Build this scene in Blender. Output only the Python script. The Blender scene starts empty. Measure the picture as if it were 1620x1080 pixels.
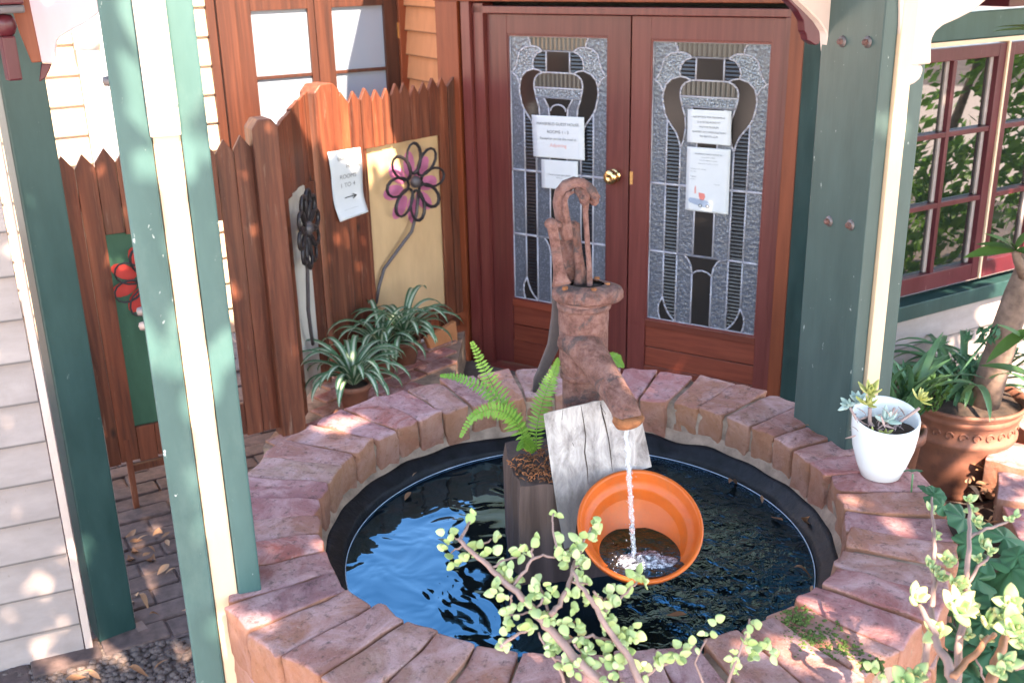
import bpy, bmesh, math, random
from math import sin, cos, pi, radians as R
from mathutils import Vector, Matrix, noise
random.seed(7)
C = bpy.context.scene.collection
sc = bpy.context.scene

# ---------------- camera ----------------
F_PX, HC = 1705.0, 2.25                       # focal length in px of the 1620 px wide photo; eye height over the paving
_nad = Vector((105, -4680, -F_PX)).normalized()
_Z = -_nad
_f = Vector((0, 0, -1)); _Y = (_f - _f.dot(_Z) * _Z).normalized(); _X = _Y.cross(_Z)
M = Matrix((_X, _Y, _Z))                      # camera axes -> world axes
cam_d = bpy.data.cameras.new('camera'); cam = bpy.data.objects.new('camera', cam_d); C.objects.link(cam)
cam_d.sensor_width = 36; cam_d.lens = 36 * F_PX / 1620; cam_d.clip_start = .05; cam_d.clip_end = 500
cam.matrix_world = Matrix.Translation((0, 0, HC)) @ M.to_4x4()
cam_d.dof.use_dof = True; cam_d.dof.focus_distance = 2.45; cam_d.dof.aperture_fstop = 7.5
sc.camera = cam
# ---------------- light ----------------
SUN_AZ, SUN_EL = 152.0, 47.0                  # azimuth clockwise from +Y
w = bpy.data.worlds.new('World'); sc.world = w; w.use_nodes = True
nt = w.node_tree; bg = nt.nodes['Background']; sky = nt.nodes.new('ShaderNodeTexSky')
sky.sky_type = 'NISHITA'; sky.sun_disc = False; sky.sun_elevation = R(SUN_EL); sky.sun_rotation = R(SUN_AZ)
sky.air_density = 1.0; sky.dust_density = .1; sky.ozone_density = 1.5
bg.inputs['Strength'].default_value = .15; nt.links.new(sky.outputs[0], bg.inputs[0])
sd = bpy.data.lights.new('sun', 'SUN'); sd.energy = 3.4; sd.angle = R(.5); sd.color = (1, .93, .83)
so = bpy.data.objects.new('sun', sd); C.objects.link(so)
SUN = Vector((sin(R(SUN_AZ)) * cos(R(SUN_EL)), cos(R(SUN_AZ)) * cos(R(SUN_EL)), sin(R(SUN_EL))))
so.rotation_euler = SUN.to_track_quat('Z', 'Y').to_euler(); so.location = SUN * 20
vs = sc.view_settings; vs.view_transform = 'Standard'; vs.look = 'None'; vs.gamma = 1; vs.use_curve_mapping = False
vs.exposure = 3.02
try:
    vs.use_white_balance = True; vs.white_balance_temperature = 7900; vs.white_balance_tint = 14
except Exception: pass

# ---------------- survey helpers: from the photo's pixels to points of the place ----------------
CAM = Vector((0, 0, HC))
def ray(px, py): return M @ Vector((px - 810, 540 - py, -F_PX))
def hz(px, py, z):
    d = ray(px, py); return CAM + d * ((z - HC) / d.z)
def hy(px, py, y):
    d = ray(px, py); return CAM + d * (y / d.y)
class Frame:
    """vertical plane; s runs along azimuth az, n points to the camera's side"""
    def __init__(s, p, az):
        s.o = Vector((p[0], p[1], 0)); a = R(az); s.d = Vector((sin(a), cos(a), 0)); s.n = Vector((s.d.y, -s.d.x, 0))
        if s.n.dot(-s.o) < 0: s.n = -s.n
        s.az = az
    def __call__(s, a, z, n=0): return s.o + s.d * a + s.n * n + Vector((0, 0, z))
    def px(s, px, py, n=0):
        d = ray(px, py); o = s.o + s.n * n; t = s.n.dot(o - CAM) / s.n.dot(d); p = CAM + d * t
        return ((p - o).dot(s.d), p.z)

# ---------------- object helpers ----------------
WI = {}                                        # world matrices of parents
def link(o, parent=None, wm=None):
    C.objects.link(o)
    wm = wm or Matrix.Identity(4)
    if parent is not None:
        o.parent = parent; o.matrix_parent_inverse = WI[parent.name].inverted()
    o.matrix_basis = wm
    WI[o.name] = wm
    return o
def thing(name, label, cat, loc=(0, 0, 0), group=None):
    o = bpy.data.objects.new(name, None); o.empty_display_size = .1
    link(o, None, Matrix.Translation(loc)); return tag(o, label, cat, group)
def tag(o, label=None, cat=None, group=None, kind=None):
    if label: o['label'] = label
    if cat: o['category'] = cat
    if group: o['group'] = group
    if kind: o['kind'] = kind
    return o
class MB:
    def __init__(s): s.v = []; s.f = []; s.uv = []; s.sm = []
    def add(s, vs, fs, uvs=None, smooth=False):
        k = len(s.v); s.v += [Vector(v) for v in vs]
        for i, f in enumerate(fs):
            s.f.append([a + k for a in f]); s.sm.append(smooth)
            s.uv.append([uvs[a] for a in f] if uvs else None)
    def hexa(s, p, bev=0):                     # p: 8 corners, bottom ring then top ring
        fs = [(3, 2, 1, 0), (4, 5, 6, 7), (0, 1, 5, 4), (1, 2, 6, 5), (2, 3, 7, 6), (3, 0, 4, 7)]
        if bev:
            bm = bmesh.new(); vv = [bm.verts.new(q) for q in p]
            for f in fs: bm.faces.new([vv[i] for i in f])
            bmesh.ops.recalc_face_normals(bm, faces=bm.faces)
            bmesh.ops.bevel(bm, geom=bm.edges[:], offset=bev, segments=2, profile=.6, affect='EDGES')
            bm.verts.index_update(); s.add([v.co for v in bm.verts], [[v.index for v in f.verts] for f in bm.faces]); bm.free()
        else: s.add(p, fs)
    def fbox(s, F, s0, s1, z0, z1, n0, n1, bev=0):
        s.hexa([F(s0, z0, n0), F(s1, z0, n0), F(s1, z0, n1), F(s0, z0, n1), F(s0, z1, n0), F(s1, z1, n0), F(s1, z1, n1), F(s0, z1, n1)], bev)
    def box(s, a, b, bev=0):
        (x0, y0, z0), (x1, y1, z1) = a, b
        s.hexa([(x0, y0, z0), (x1, y0, z0), (x1, y1, z0), (x0, y1, z0), (x0, y0, z1), (x1, y0, z1), (x1, y1, z1), (x0, y1, z1)], bev)
    def tube(s, pts, rad, seg=8, cap=True, flat=1.0, smooth=True):
        pts = [Vector(p) for p in pts]; n = len(pts)
        if not hasattr(rad, '__len__'): rad = [rad] * n
        t0 = (pts[1] - pts[0]).normalized(); u = t0.orthogonal().normalized(); vs = []; fs = []
        for i, p in enumerate(pts):
            t = ((pts[min(i + 1, n - 1)] - p).normalized() + (p - pts[max(i - 1, 0)]).normalized())
            t = t.normalized() if t.length > 1e-6 else t0
            u = (u - u.dot(t) * t).normalized(); v = t.cross(u)
            for k in range(seg):
                a = 2 * pi * k / seg; vs.append(p + (u * cos(a) + v * sin(a) * flat) * rad[i])
        for i in range(n - 1):
            for k in range(seg):
                a = i * seg + k; b = i * seg + (k + 1) % seg; fs.append((a, b, b + seg, a + seg))
        if cap: fs.append(list(range(seg))[::-1]); fs.append([(n - 1) * seg + k for k in range(seg)])
        s.add(vs, fs, smooth=smooth)
    def lathe(s, prof, c=(0, 0, 0), seg=32, mat=None, smooth=True, wob=0):
        vs = []; fs = []; n = len(prof); c = Vector(c)
        for k in range(seg):
            a = 2 * pi * k / seg
            for r, z in prof:
                q = Vector((r * cos(a), r * sin(a), z))
                if wob: q *= 1 + wob * noise.noise(q * 9)
                if mat: q = mat @ q
                vs.append(c + q)
        for k in range(seg):
            for i in range(n - 1):
                a = k * n + i; b = ((k + 1) % seg) * n + i; fs.append((a, b, b + 1, a + 1))
        s.add(vs, fs, smooth=smooth)
    def prism(s, F, poly, n0, n1, bev=0):      # poly of (s,z) on a frame
        k = len(poly); p = [F(a, z, n1) for a, z in poly] + [F(a, z, n0) for a, z in poly]
        fs = [list(range(k)), list(range(k, 2 * k))[::-1]] + [(i + k, (i + 1) % k + k, (i + 1) % k, i) for i in range(k)]
        if bev:
            bm = bmesh.new(); vv = [bm.verts.new(q) for q in p]
            for f in fs: bm.faces.new([vv[i] for i in f])
            bmesh.ops.recalc_face_normals(bm, faces=bm.faces)
            bmesh.ops.bevel(bm, geom=bm.edges[:], offset=bev, segments=1, affect='EDGES')
            bm.verts.index_update(); s.add([v.co for v in bm.verts], [[v.index for v in f.verts] for f in bm.faces]); bm.free()
        else: s.add(p, fs)
    def mesh(s, name, mat, shift=None):
        me = bpy.data.meshes.new(name)
        o = shift if shift is not None else Vector((0, 0, 0))
        me.from_pydata([v - o for v in s.v], [], s.f)
        me.polygons.foreach_set('use_smooth', s.sm)
        if any(u is not None for u in s.uv):
            ul = me.uv_layers.new(name='UVMap'); i = 0
            for u in s.uv:
                for q in (u or []): ul.data[i].uv = q; i += 1
        me.materials.append(mat); 
        bm = bmesh.new(); bm.from_mesh(me); bmesh.ops.recalc_face_normals(bm, faces=bm.faces); bm.to_mesh(me); bm.free()
        me.update(); return me
    def build(s, name, mat, parent=None, label=None, cat=None, group=None, kind=None):
        lo = Vector([min(v[i] for v in s.v) for i in range(3)]); hi = Vector([max(v[i] for v in s.v) for i in range(3)])
        c = Vector(((lo.x + hi.x) / 2, (lo.y + hi.y) / 2, lo.z))
        o = bpy.data.objects.new(name, s.mesh(name, mat, c)); link(o, parent, Matrix.Translation(c))
        return tag(o, label, cat, group, kind)
def inst(name, me, parent, wm, label=None):
    o = bpy.data.objects.new(name, me); link(o, parent, wm); return tag(o, label)
def rnd(a, b): return random.uniform(a, b)

# ---------------- materials ----------------
def newmat(name):
    m = bpy.data.materials.new(name); m.use_nodes = True; t = m.node_tree
    return m, t, t.nodes['Principled BSDF']
def N(t, ty, **k):
    n = t.nodes.new(ty)
    for a, b in k.items():
        if a.startswith('_'): setattr(n, a[1:], b)
        else: n.inputs[a.replace('__', ' ')].default_value = b
    return n
def coords(t, scale=(1, 1, 1), uv=False):
    tc = N(t, 'ShaderNodeTexCoord'); oi = N(t, 'ShaderNodeObjectInfo')
    ml = N(t, 'ShaderNodeMath', _operation='MULTIPLY'); ml.inputs[1].default_value = 37.0; t.links.new(oi.outputs['Random'], ml.inputs[0])
    ad = N(t, 'ShaderNodeVectorMath', _operation='ADD'); t.links.new(tc.outputs['UV' if uv else 'Object'], ad.inputs[0]); t.links.new(ml.outputs[0], ad.inputs[1])
    mp = N(t, 'ShaderNodeMapping'); mp.inputs['Scale'].default_value = scale; t.links.new(ad.outputs[0], mp.inputs[0])
    return mp.outputs[0], oi.outputs['Random']
def ramp(t, src, stops):
    r = N(t, 'ShaderNodeValToRGB'); e = r.color_ramp.elements
    while len(e) < len(stops): e.new(.5)
    for i, (p, c) in enumerate(stops): e[i].position = p; e[i].color = (*c, 1) if len(c) == 3 else c
    t.links.new(src, r.inputs[0]); return r.outputs[0]
def mix(t, fac, a, b, mode='MIX'):
    m = N(t, 'ShaderNodeMix', _data_type='RGBA', _blend_type=mode)
    for s, q in ((m.inputs[0], fac), (m.inputs[6], a), (m.inputs[7], b)):
        if isinstance(q, (int, float)): s.default_value = q
        elif isinstance(q, tuple): s.default_value = (*q, 1)
        else: t.links.new(q, s)
    return m.outputs[2]
def nz(t, vec, scale=5, detail=6, rough=.6, dist=0):
    n = N(t, 'ShaderNodeTexNoise', Scale=scale, Detail=detail, Roughness=rough, Distortion=dist); t.links.new(vec, n.inputs['Vector']); return n.outputs['Fac']
def bump(t, b, src, st=.3, dist=.01, nrm=None):
    n = N(t, 'ShaderNodeBump', Strength=st, Distance=dist); t.links.new(src, n.inputs['Height'])
    if nrm: t.links.new(nrm, n.inputs['Normal'])
    t.links.new(n.outputs[0], b.inputs['Normal']); return n.outputs[0]
def sset(b, **k):
    for a, v in k.items(): b.inputs[a.replace('_', ' ')].default_value = v

def wood(name, dark, mid, light, grain=(26, 26, 1.6), rough=.55, vary=.5, wear=None, spec=.4, bst=.35, knots=False):
    m, t, b = newmat(name); v, rn = coords(t, grain)
    n1 = nz(t, v, 1.0, 8, .65, .6); col = ramp(t, n1, [(.25, dark), (.5, mid), (.78, light)])
    v2, _ = coords(t, (3, 3, .8)); n2 = nz(t, v2, 1.5, 3)
    col = mix(t, vary * .8, col, ramp(t, n2, [(.3, dark), (.7, light)]), 'OVERLAY')
    col = mix(t, .75, col, ramp(t, rn, [(0, (.35, .33, .33)), (.5, (.5, .5, .5)), (1, (.7, .66, .6))]), 'OVERLAY')
    if wear:
        v3, _ = coords(t, (60, 60, 5)); n3 = nz(t, v3, 1, 6, .7); col = mix(t, ramp(t, n3, [(.6, (0, 0, 0)), (.78, (.6, .6, .6))]), col, wear)
    if knots:
        v5, _ = coords(t, (1, 1, .45)); vo = N(t, 'ShaderNodeTexVoronoi', Scale=7.0); t.links.new(v5, vo.inputs['Vector'])
        col = mix(t, ramp(t, vo.outputs['Distance'], [(.035, (.9, .9, .9)), (.10, (0, 0, 0))]), col, (.025, .012, .008))
        v6, _ = coords(t, (22, 22, .7)); n6 = nz(t, v6, 1, 5, .7); col = mix(t, ramp(t, n6, [(.60, (0, 0, 0)), (.70, (.75, .75, .75))]), col, (.05, .025, .018))
    t.links.new(col, b.inputs['Base Color']); sset(b, Roughness=rough, Specular_IOR_Level=spec)
    bump(t, b, n1, bst, .004); return m
def paint(name, col, rough=.45, edge=0, wear=(.5, .5, .48), wamt=.25, var=.12, grain=(4, 4, 1.2), spec=.4, dirt=None):
    m, t, b = newmat(name); v, rn = coords(t, grain)
    n = nz(t, v, 3, 5); dk = tuple(c * (1 - var * 1.6) for c in col); lt = tuple(min(1, c * (1 + var) + .01) for c in col)
    c = ramp(t, n, [(.3, dk), (.7, lt)])
    vs_, _ = coords(t, (1, 1, .5)); s1 = nz(t, vs_, 55, 4, .7); fac = ramp(t, s1, [(.68, (0, 0, 0)), (.73, (1, 1, 1))])
    f2 = N(t, 'ShaderNodeMath', _operation='MULTIPLY'); f2.inputs[1].default_value = wamt; t.links.new(fac, f2.inputs[0])
    c = mix(t, f2.outputs[0], c, wear)
    if dirt:
        s2 = nz(t, vs_, 6, 7, .75); c = mix(t, ramp(t, s2, [(.5, (0, 0, 0)), (.75, (.5, .5, .5))]), c, dirt)
    if edge:  # lower edge darkened: grime plus the lap's shadow line put into the colour
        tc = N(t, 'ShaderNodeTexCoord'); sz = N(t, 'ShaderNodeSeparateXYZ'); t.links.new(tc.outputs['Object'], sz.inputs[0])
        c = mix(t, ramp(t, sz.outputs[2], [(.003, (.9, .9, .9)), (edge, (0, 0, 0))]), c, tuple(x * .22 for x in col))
    t.links.new(c, b.inputs['Base Color']); sset(b, Roughness=rough, Specular_IOR_Level=spec)
    v4, _ = coords(t, (30, 30, 4)); bump(t, b, nz(t, v4, 2, 4), .18, .002); return m
def plain(name, col, rough=.5, metal=0, spec=.5, bs=0, bscale=80, var=.15):
    m, t, b = newmat(name); v, rn = coords(t); n = nz(t, v, 25, 5)
    c = ramp(t, n, [(.3, tuple(x * (1 - var) for x in col)), (.7, tuple(min(1, x * (1 + var)) for x in col))])
    t.links.new(c, b.inputs['Base Color']); sset(b, Roughness=rough, Metallic=metal, Specular_IOR_Level=spec)
    if bs: bump(t, b, nz(t, v, bscale, 5), bs, .003)
    return m
MT = {}
# bricks: per-brick hue, blotches, limewash bloom, grime
def brick_mat(name, bloom=.8, bright=1.0):
    m, t, b = newmat(name); v, rn = coords(t)
    base = ramp(t, rn, [(0, (.36, .12, .09)), (.17, (.50, .15, .14)), (.30, (.30, .13, .12)), (.45, (.50, .21, .12)), (.60, (.27, .14, .155)), (.75, (.54, .19, .18)), (.88, (.42, .26, .20)), (1, (.38, .16, .12))])
    n1 = nz(t, v, 17, 9, .75); n2 = nz(t, v, 55, 8, .75); n3 = nz(t, v, 8, 8, .7, 1.0)
    c = mix(t, ramp(t, n1, [(.38, (0, 0, 0)), (.66, (.65, .65, .65))]), base, (.40, .165, .155))
    c = mix(t, ramp(t, n3, [(.42, (0, 0, 0)), (.66, (bloom,) * 3)]), c, (.66, .41, .41))
    c = mix(t, ramp(t, n2, [(.33, (.75, .75, .75)), (.47, (0, 0, 0))]), c, (.09, .055, .05))
    n4 = nz(t, v, 70, 6, .7); c = mix(t, ramp(t, n4, [(.62, (0, 0, 0)), (.72, (.5, .5, .5))]), c, (.60, .50, .45))
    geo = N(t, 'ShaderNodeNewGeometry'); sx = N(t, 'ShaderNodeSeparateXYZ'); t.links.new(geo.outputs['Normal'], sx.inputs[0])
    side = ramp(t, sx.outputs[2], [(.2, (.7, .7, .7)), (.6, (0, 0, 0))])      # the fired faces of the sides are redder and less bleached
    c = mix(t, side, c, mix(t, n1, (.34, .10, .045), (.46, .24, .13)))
    t.links.new(c, b.inputs['Base Color']); sset(b, Roughness=.9, Specular_IOR_Level=.2)
    add = N(t, 'ShaderNodeMath', _operation='ADD'); t.links.new(n1, add.inputs[0]); t.links.new(n2, add.inputs[1])
    bump(t, b, add.outputs[0], 1.0, .010); return m
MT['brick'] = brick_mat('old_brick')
MT['mortar'] = plain('lime_mortar', (.33, .22, .165), .95, bs=.6, bscale=120, var=.35, spec=.15)
MT['red_wood'] = wood('stained_fence_timber', (.06, .019, .011), (.20, .066, .034), (.38, .15, .08), rough=.55, vary=.7, wear=(.36, .22, .16), bst=.6, knots=True)
MT['door_wood'] = wood('varnished_door_timber', (.105, .021, .019), (.155, .034, .030), (.21, .054, .046), grain=(40, 40, 2), rough=.32, vary=.3, spec=.5, bst=.08)
MT['door_wood_h'] = wood('varnished_door_rail', (.13, .026, .016), (.20, .045, .028), (.27, .07, .04), grain=(3, 3, 45), rough=.35, vary=.3, bst=.08)
MT['warm_lit_wood'] = wood('warm_lit_timber', (.17, .035, .012), (.27, .065, .024), (.36, .10, .04), grain=(25, 25, 1.5), rough=.45, vary=.4, bst=.1)  # orange of the warm bounce light is put into the door trim colour
MT['french_wood'] = wood('french_door_timber', (.035, .010, .006), (.085, .024, .012), (.17, .055, .028), grain=(35, 35, 1.2), rough=.5, vary=.5)
MT['green'] = paint('green_gloss_paint', (.038, .070, .067), .38, 0, (.55, .58, .55), .6, .10, dirt=(.060, .095, .09))
MT['green_dark'] = paint('dark_green_paint', (.014, .048, .045), .35, 0, (.4, .45, .42), .2, .12)
MT['teal'] = paint('pale_green_paint', (.034, .090, .086), .45, 0, (.65, .68, .64), .8, .10, dirt=(.10, .16, .145))  # paler green than the other posts
MT['cream'] = paint('cream_paint', (.66, .46, .31), .5, 0, (.4, .3, .2), .35, .06)
MT['cream_white'] = paint('pale_cream_bracket_paint', (.60, .45, .39), .5, 0, (.45, .38, .34), .3, .05, dirt=(.50, .34, .29))
MT['pink_white'] = paint('pale_pink_bracket_paint', (.66, .44, .46), .5, 0, (.5, .4, .4), .2, .04)
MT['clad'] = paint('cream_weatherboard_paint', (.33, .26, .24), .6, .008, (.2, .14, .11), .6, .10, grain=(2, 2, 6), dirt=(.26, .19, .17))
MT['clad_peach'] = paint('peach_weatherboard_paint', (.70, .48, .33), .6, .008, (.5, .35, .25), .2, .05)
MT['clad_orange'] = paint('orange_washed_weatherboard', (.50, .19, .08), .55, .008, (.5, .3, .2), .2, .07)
MT['burgundy'] = paint('burgundy_paint', (.085, .008, .015), .35, 0, (.6, .5, .45), .25, .10)
MT['white'] = plain('white_paint', (.78, .78, .80), .45, var=.03)
MT['paper'] = plain('white_paper', (.58, .58, .60), .7, var=.02)
MT['ink'] = plain('grey_ink', (.13, .13, .14), .8)
MT['ink_dark'] = plain('black_ink', (.06, .06, .06), .8)
MT['ink_red'] = plain('red_ink', (.70, .33, .30), .8)
MT['print_red'] = plain('printed_red', (.70, .20, .17), .8)
MT['print_blue'] = plain('printed_steel_blue', (.30, .35, .45), .8)
MT['brass'] = plain('polished_brass', (.80, .52, .24), .22, metal=1, var=.05)
MT['lead'] = plain('lead_came_metal', (.42, .40, .45), .5, metal=.1, bs=.1)
MT['bolt'] = plain('weathered_bolt_steel', (.16, .13, .13), .55, metal=.6, bs=.5)
MT['iron_dark'] = plain('dark_wrought_iron', (.035, .028, .03), .45, metal=.4, bs=.2)
MT['iron_grey'] = plain('grey_iron', (.11, .09, .095), .5, metal=.4, bs=.3)
MT['liner'] = plain('black_pond_liner', (.007, .007, .010), .5, spec=.28, bs=.8, bscale=60, var=.8)
MT['white_pot'] = plain('glazed_white_ceramic', (.80, .80, .80), .18, var=.015)
MT['soil'] = plain('dark_soil', (.045, .026, .018), .95, bs=1, bscale=90, var=.6)
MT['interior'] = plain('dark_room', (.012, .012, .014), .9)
MT['curtain'] = plain('white_curtain', (.62, .65, .68), .8, var=.06)
MT['glint_line'] = plain('pale_line', (.45, .55, .68), .4)
def rust_mat():
    m, t, b = newmat('rusty_cast_iron'); v, rn = coords(t)
    n1 = nz(t, v, 34, 9, .75); n2 = nz(t, v, 130, 6, .7); n3 = nz(t, v, 13, 7, .7, .8)
    c = ramp(t, n1, [(.3, (.06, .030, .025)), (.44, (.16, .070, .058)), (.56, (.25, .125, .108)), (.72, (.24, .15, .14))])
    c = mix(t, ramp(t, n3, [(.55, (0, 0, 0)), (.63, (.85, .85, .85))]), c, (.07, .055, .058))
    c = mix(t, ramp(t, n2, [(.62, (0, 0, 0)), (.7, (.7, .7, .7))]), c, (.30, .12, .055))
    t.links.new(c, b.inputs['Base Color']); sset(b, Roughness=.72, Metallic=.1, Specular_IOR_Level=.35)
    ad = N(t, 'ShaderNodeMath', _operation='ADD'); t.links.new(n1, ad.inputs[0]); t.links.new(n2, ad.inputs[1]); bump(t, b, ad.outputs[0], 1.0, .007); return m
MT['rust'] = rust_mat()
MT['rust_edge'] = plain('flaking_orange_rust', (.26, .09, .035), .9, bs=1, bscale=150, var=.8)
def pot_mat(name, a, b_, grime, sp=.3, rough=.6):
    m, t, b = newmat(name); v, rn = coords(t); n1 = nz(t, v, 8, 7, .65); n2 = nz(t, v, 40, 5)
    c = ramp(t, n1, [(.35, a), (.65, b_)]); n3 = nz(t, v, 11, 8, .75)
    c = mix(t, ramp(t, n3, [(.48, (0, 0, 0)), (.68, (.7, .7, .7))]), c, grime)
    t.links.new(c, b.inputs['Base Color']); sset(b, Roughness=rough, Specular_IOR_Level=sp); bump(t, b, n2, .25, .002); return m
MT['terracotta'] = pot_mat('old_terracotta', (.20, .075, .048), (.29, .115, .075), (.085, .048, .042))
MT['orange_pot'] = pot_mat('orange_plastic_terracotta', (.48, .080, .010), (.60, .115, .016), (.36, .10, .035), .4, .42)
def grey_wood():
    m, t, b = newmat('weathered_grey_timber'); v, rn = coords(t, (14, 14, 1.5)); n1 = nz(t, v, 3, 9, .7, .5)
    v2, _ = coords(t, (1, 1, .8)); n2 = nz(t, v2, 6, 5, .6)
    c = ramp(t, n1, [(.3, (.16, .13, .12)), (.5, (.38, .33, .31)), (.7, (.60, .53, .49))])
    tc = N(t, 'ShaderNodeTexCoord'); sx = N(t, 'ShaderNodeSeparateXYZ'); t.links.new(tc.outputs['Object'], sx.inputs[0])
    ad = N(t, 'ShaderNodeMath', _operation='MULTIPLY_ADD'); ad.inputs[1].default_value = .35; t.links.new(n2, ad.inputs[0]); t.links.new(sx.outputs[2], ad.inputs[2])
    wet = ramp(t, ad.outputs[0], [(.27, (.85, .85, .85)), (.40, (0, 0, 0))])
    xx = ramp(t, sx.outputs[0], [(.0, (1, 1, 1)), (.03, (.25, .25, .25))]); wet = mix(t, 1.0, wet, xx, 'MULTIPLY')
    c = mix(t, wet, c, (.095, .085, .09)); t.links.new(c, b.inputs['Base Color']); sset(b, Roughness=.85, Specular_IOR_Level=.2)
    bump(t, b, n1, .7, .006); return m
MT['grey_wood'] = grey_wood()
MT['old_stump'] = wood('dark_wet_sleeper_timber', (.025, .016, .014), (.085, .052, .046), (.20, .13, .115), grain=(14, 14, 1.2), rough=.7, bst=1.0)
def leafmat(name, a, b_, rough=.45, trans=.25, stripe=None, edge=None, spec=.4):
    m, t, b = newmat(name); v, rn = coords(t); n = nz(t, v, 30, 3)
    ad = N(t, 'ShaderNodeMath', _operation='MULTIPLY_ADD'); ad.inputs[1].default_value = .6; t.links.new(rn, ad.inputs[0])
    m2 = N(t, 'ShaderNodeMath', _operation='MULTIPLY'); m2.inputs[1].default_value = .4; t.links.new(n, m2.inputs[0]); t.links.new(m2.outputs[0], ad.inputs[2])
    c = ramp(t, ad.outputs[0], [(.15, a), (.85, b_)])
    if stripe or edge:
        uv = N(t, 'ShaderNodeTexCoord'); sx = N(t, 'ShaderNodeSeparateXYZ'); t.links.new(uv.outputs['UV'], sx.inputs[0])
        if stripe: c = mix(t, ramp(t, sx.outputs[0], [(.28, (0, 0, 0)), (.36, (1, 1, 1)), (.64, (1, 1, 1)), (.72, (0, 0, 0))]), c, stripe)
        if edge: c = mix(t, ramp(t, sx.outputs[1], [(.72, (0, 0, 0)), (1, (.85, .85, .85))]), c, edge)
    t.links.new(c, b.inputs['Base Color']); sset(b, Roughness=rough, Specular_IOR_Level=spec)
    tr = N(t, 'ShaderNodeBsdfTranslucent'); t.links.new(c, tr.inputs[0]); mx = N(t, 'ShaderNodeMixShader'); mx.inputs[0].default_value = trans
    out = t.nodes['Material Output']; t.links.new(b.outputs[0], mx.inputs[1]); t.links.new(tr.outputs[0], mx.inputs[2]); t.links.new(mx.outputs[0], out.inputs[0]); return m
MT['spek'] = leafmat('pale_succulent_leaf', (.34, .45, .16), (.60, .68, .36), .4, .3)
MT['jade'] = leafmat('jade_succulent_leaf', (.28, .42, .17), (.52, .62, .30), .32, .2, edge=(.55, .42, .20))
MT['spider'] = leafmat('striped_ribbon_leaf', (.075, .17, .085), (.11, .23, .11), .35, .3, stripe=(.55, .62, .46))
MT['strap'] = leafmat('strappy_green_leaf', (.06, .15, .075), (.15, .29, .13), .3, .3)
MT['fern'] = leafmat('fern_frond_green', (.10, .26, .035), (.24, .42, .07), .5, .4)
MT['geranium'] = leafmat('dark_scalloped_leaf', (.025, .085, .04), (.055, .16, .07), .55, .2)
MT['shrub'] = leafmat('shrub_leaf_green', (.035, .09, .02), (.10, .20, .04), .5, .4)
MT['shrub_bright'] = leafmat('bright_shrub_leaf', (.10, .24, .03), (.26, .45, .08), .5, .5)
MT['stem'] = plain('mauve_brown_stem', (.27, .165, .145), .65, bs=.5, var=.3)
MT['stem_orange'] = plain('orange_brown_stem', (.36, .15, .08), .6, bs=.4, var=.3)
MT['bark'] = plain('grey_brown_bark', (.20, .125, .095), .85, bs=.9, bscale=30, var=.4)
MT['dry'] = leafmat('dry_fallen_leaf', (.22, .09, .04), (.50, .28, .16), .7, .1)
MT['moss'] = plain('green_moss', (.075, .11, .02), .95, bs=1, bscale=200, var=.5)
MT['succ_blue'] = leafmat('blue_grey_succulent', (.30, .42, .38), (.50, .60, .56), .5, .15)
MT['succ_yellow'] = leafmat('yellow_green_succulent', (.42, .42, .10), (.55, .52, .20), .45, .2)
MT['dead_stem'] = plain('dry_pinkish_stem', (.36, .24, .22), .8, var=.3)
def foam():
    m, t, b = newmat('clear_falling_water'); sset(b, Roughness=.04, IOR=1.33, Transmission_Weight=.8); b.inputs['Base Color'].default_value = (.95, .97, 1, 1)
    v, _ = coords(t); bump(t, b, nz(t, v, 60, 3), .6, .01); return m
MT['stream'] = foam()
def froth():
    m, t, b = newmat('water_froth'); v, _ = coords(t); n = nz(t, v, 120, 4, .7); c = ramp(t, n, [(.40, (.03, .03, .04)), (.55, (.35, .36, .42)), (.66, (.75, .76, .82))])
    t.links.new(c, b.inputs['Base Color']); sset(b, Roughness=.15, Specular_IOR_Level=.8); bump(t, b, nz(t, v, 160, 4), .8, .006); return m
MT['froth'] = froth()
MT['foam'] = plain('white_water_bubbles', (.62, .64, .72), .25, var=.25, bs=.5)
MT['flower_pink'] = paint('pink_flower_paint', (.62, .17, .30), .6, 0, (.75, .5, .4), .2, .1)
MT['flower_red'] = paint('red_flower_paint', (.55, .035, .025), .55, 0, (.5, .1, .1), .1, .1)
MT['panel_cream'] = paint('mustard_cream_panel_paint', (.62, .38, .20), .65, 0, (.4, .3, .2), .2, .06)
MT['panel_white'] = paint('off_white_panel_paint', (.60, .54, .48), .65, 0, (.4, .35, .3), .2, .06)
MT['panel_green'] = paint('leaf_green_panel_paint', (.03, .10, .055), .6, 0, (.3, .4, .3), .2, .12)

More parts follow.
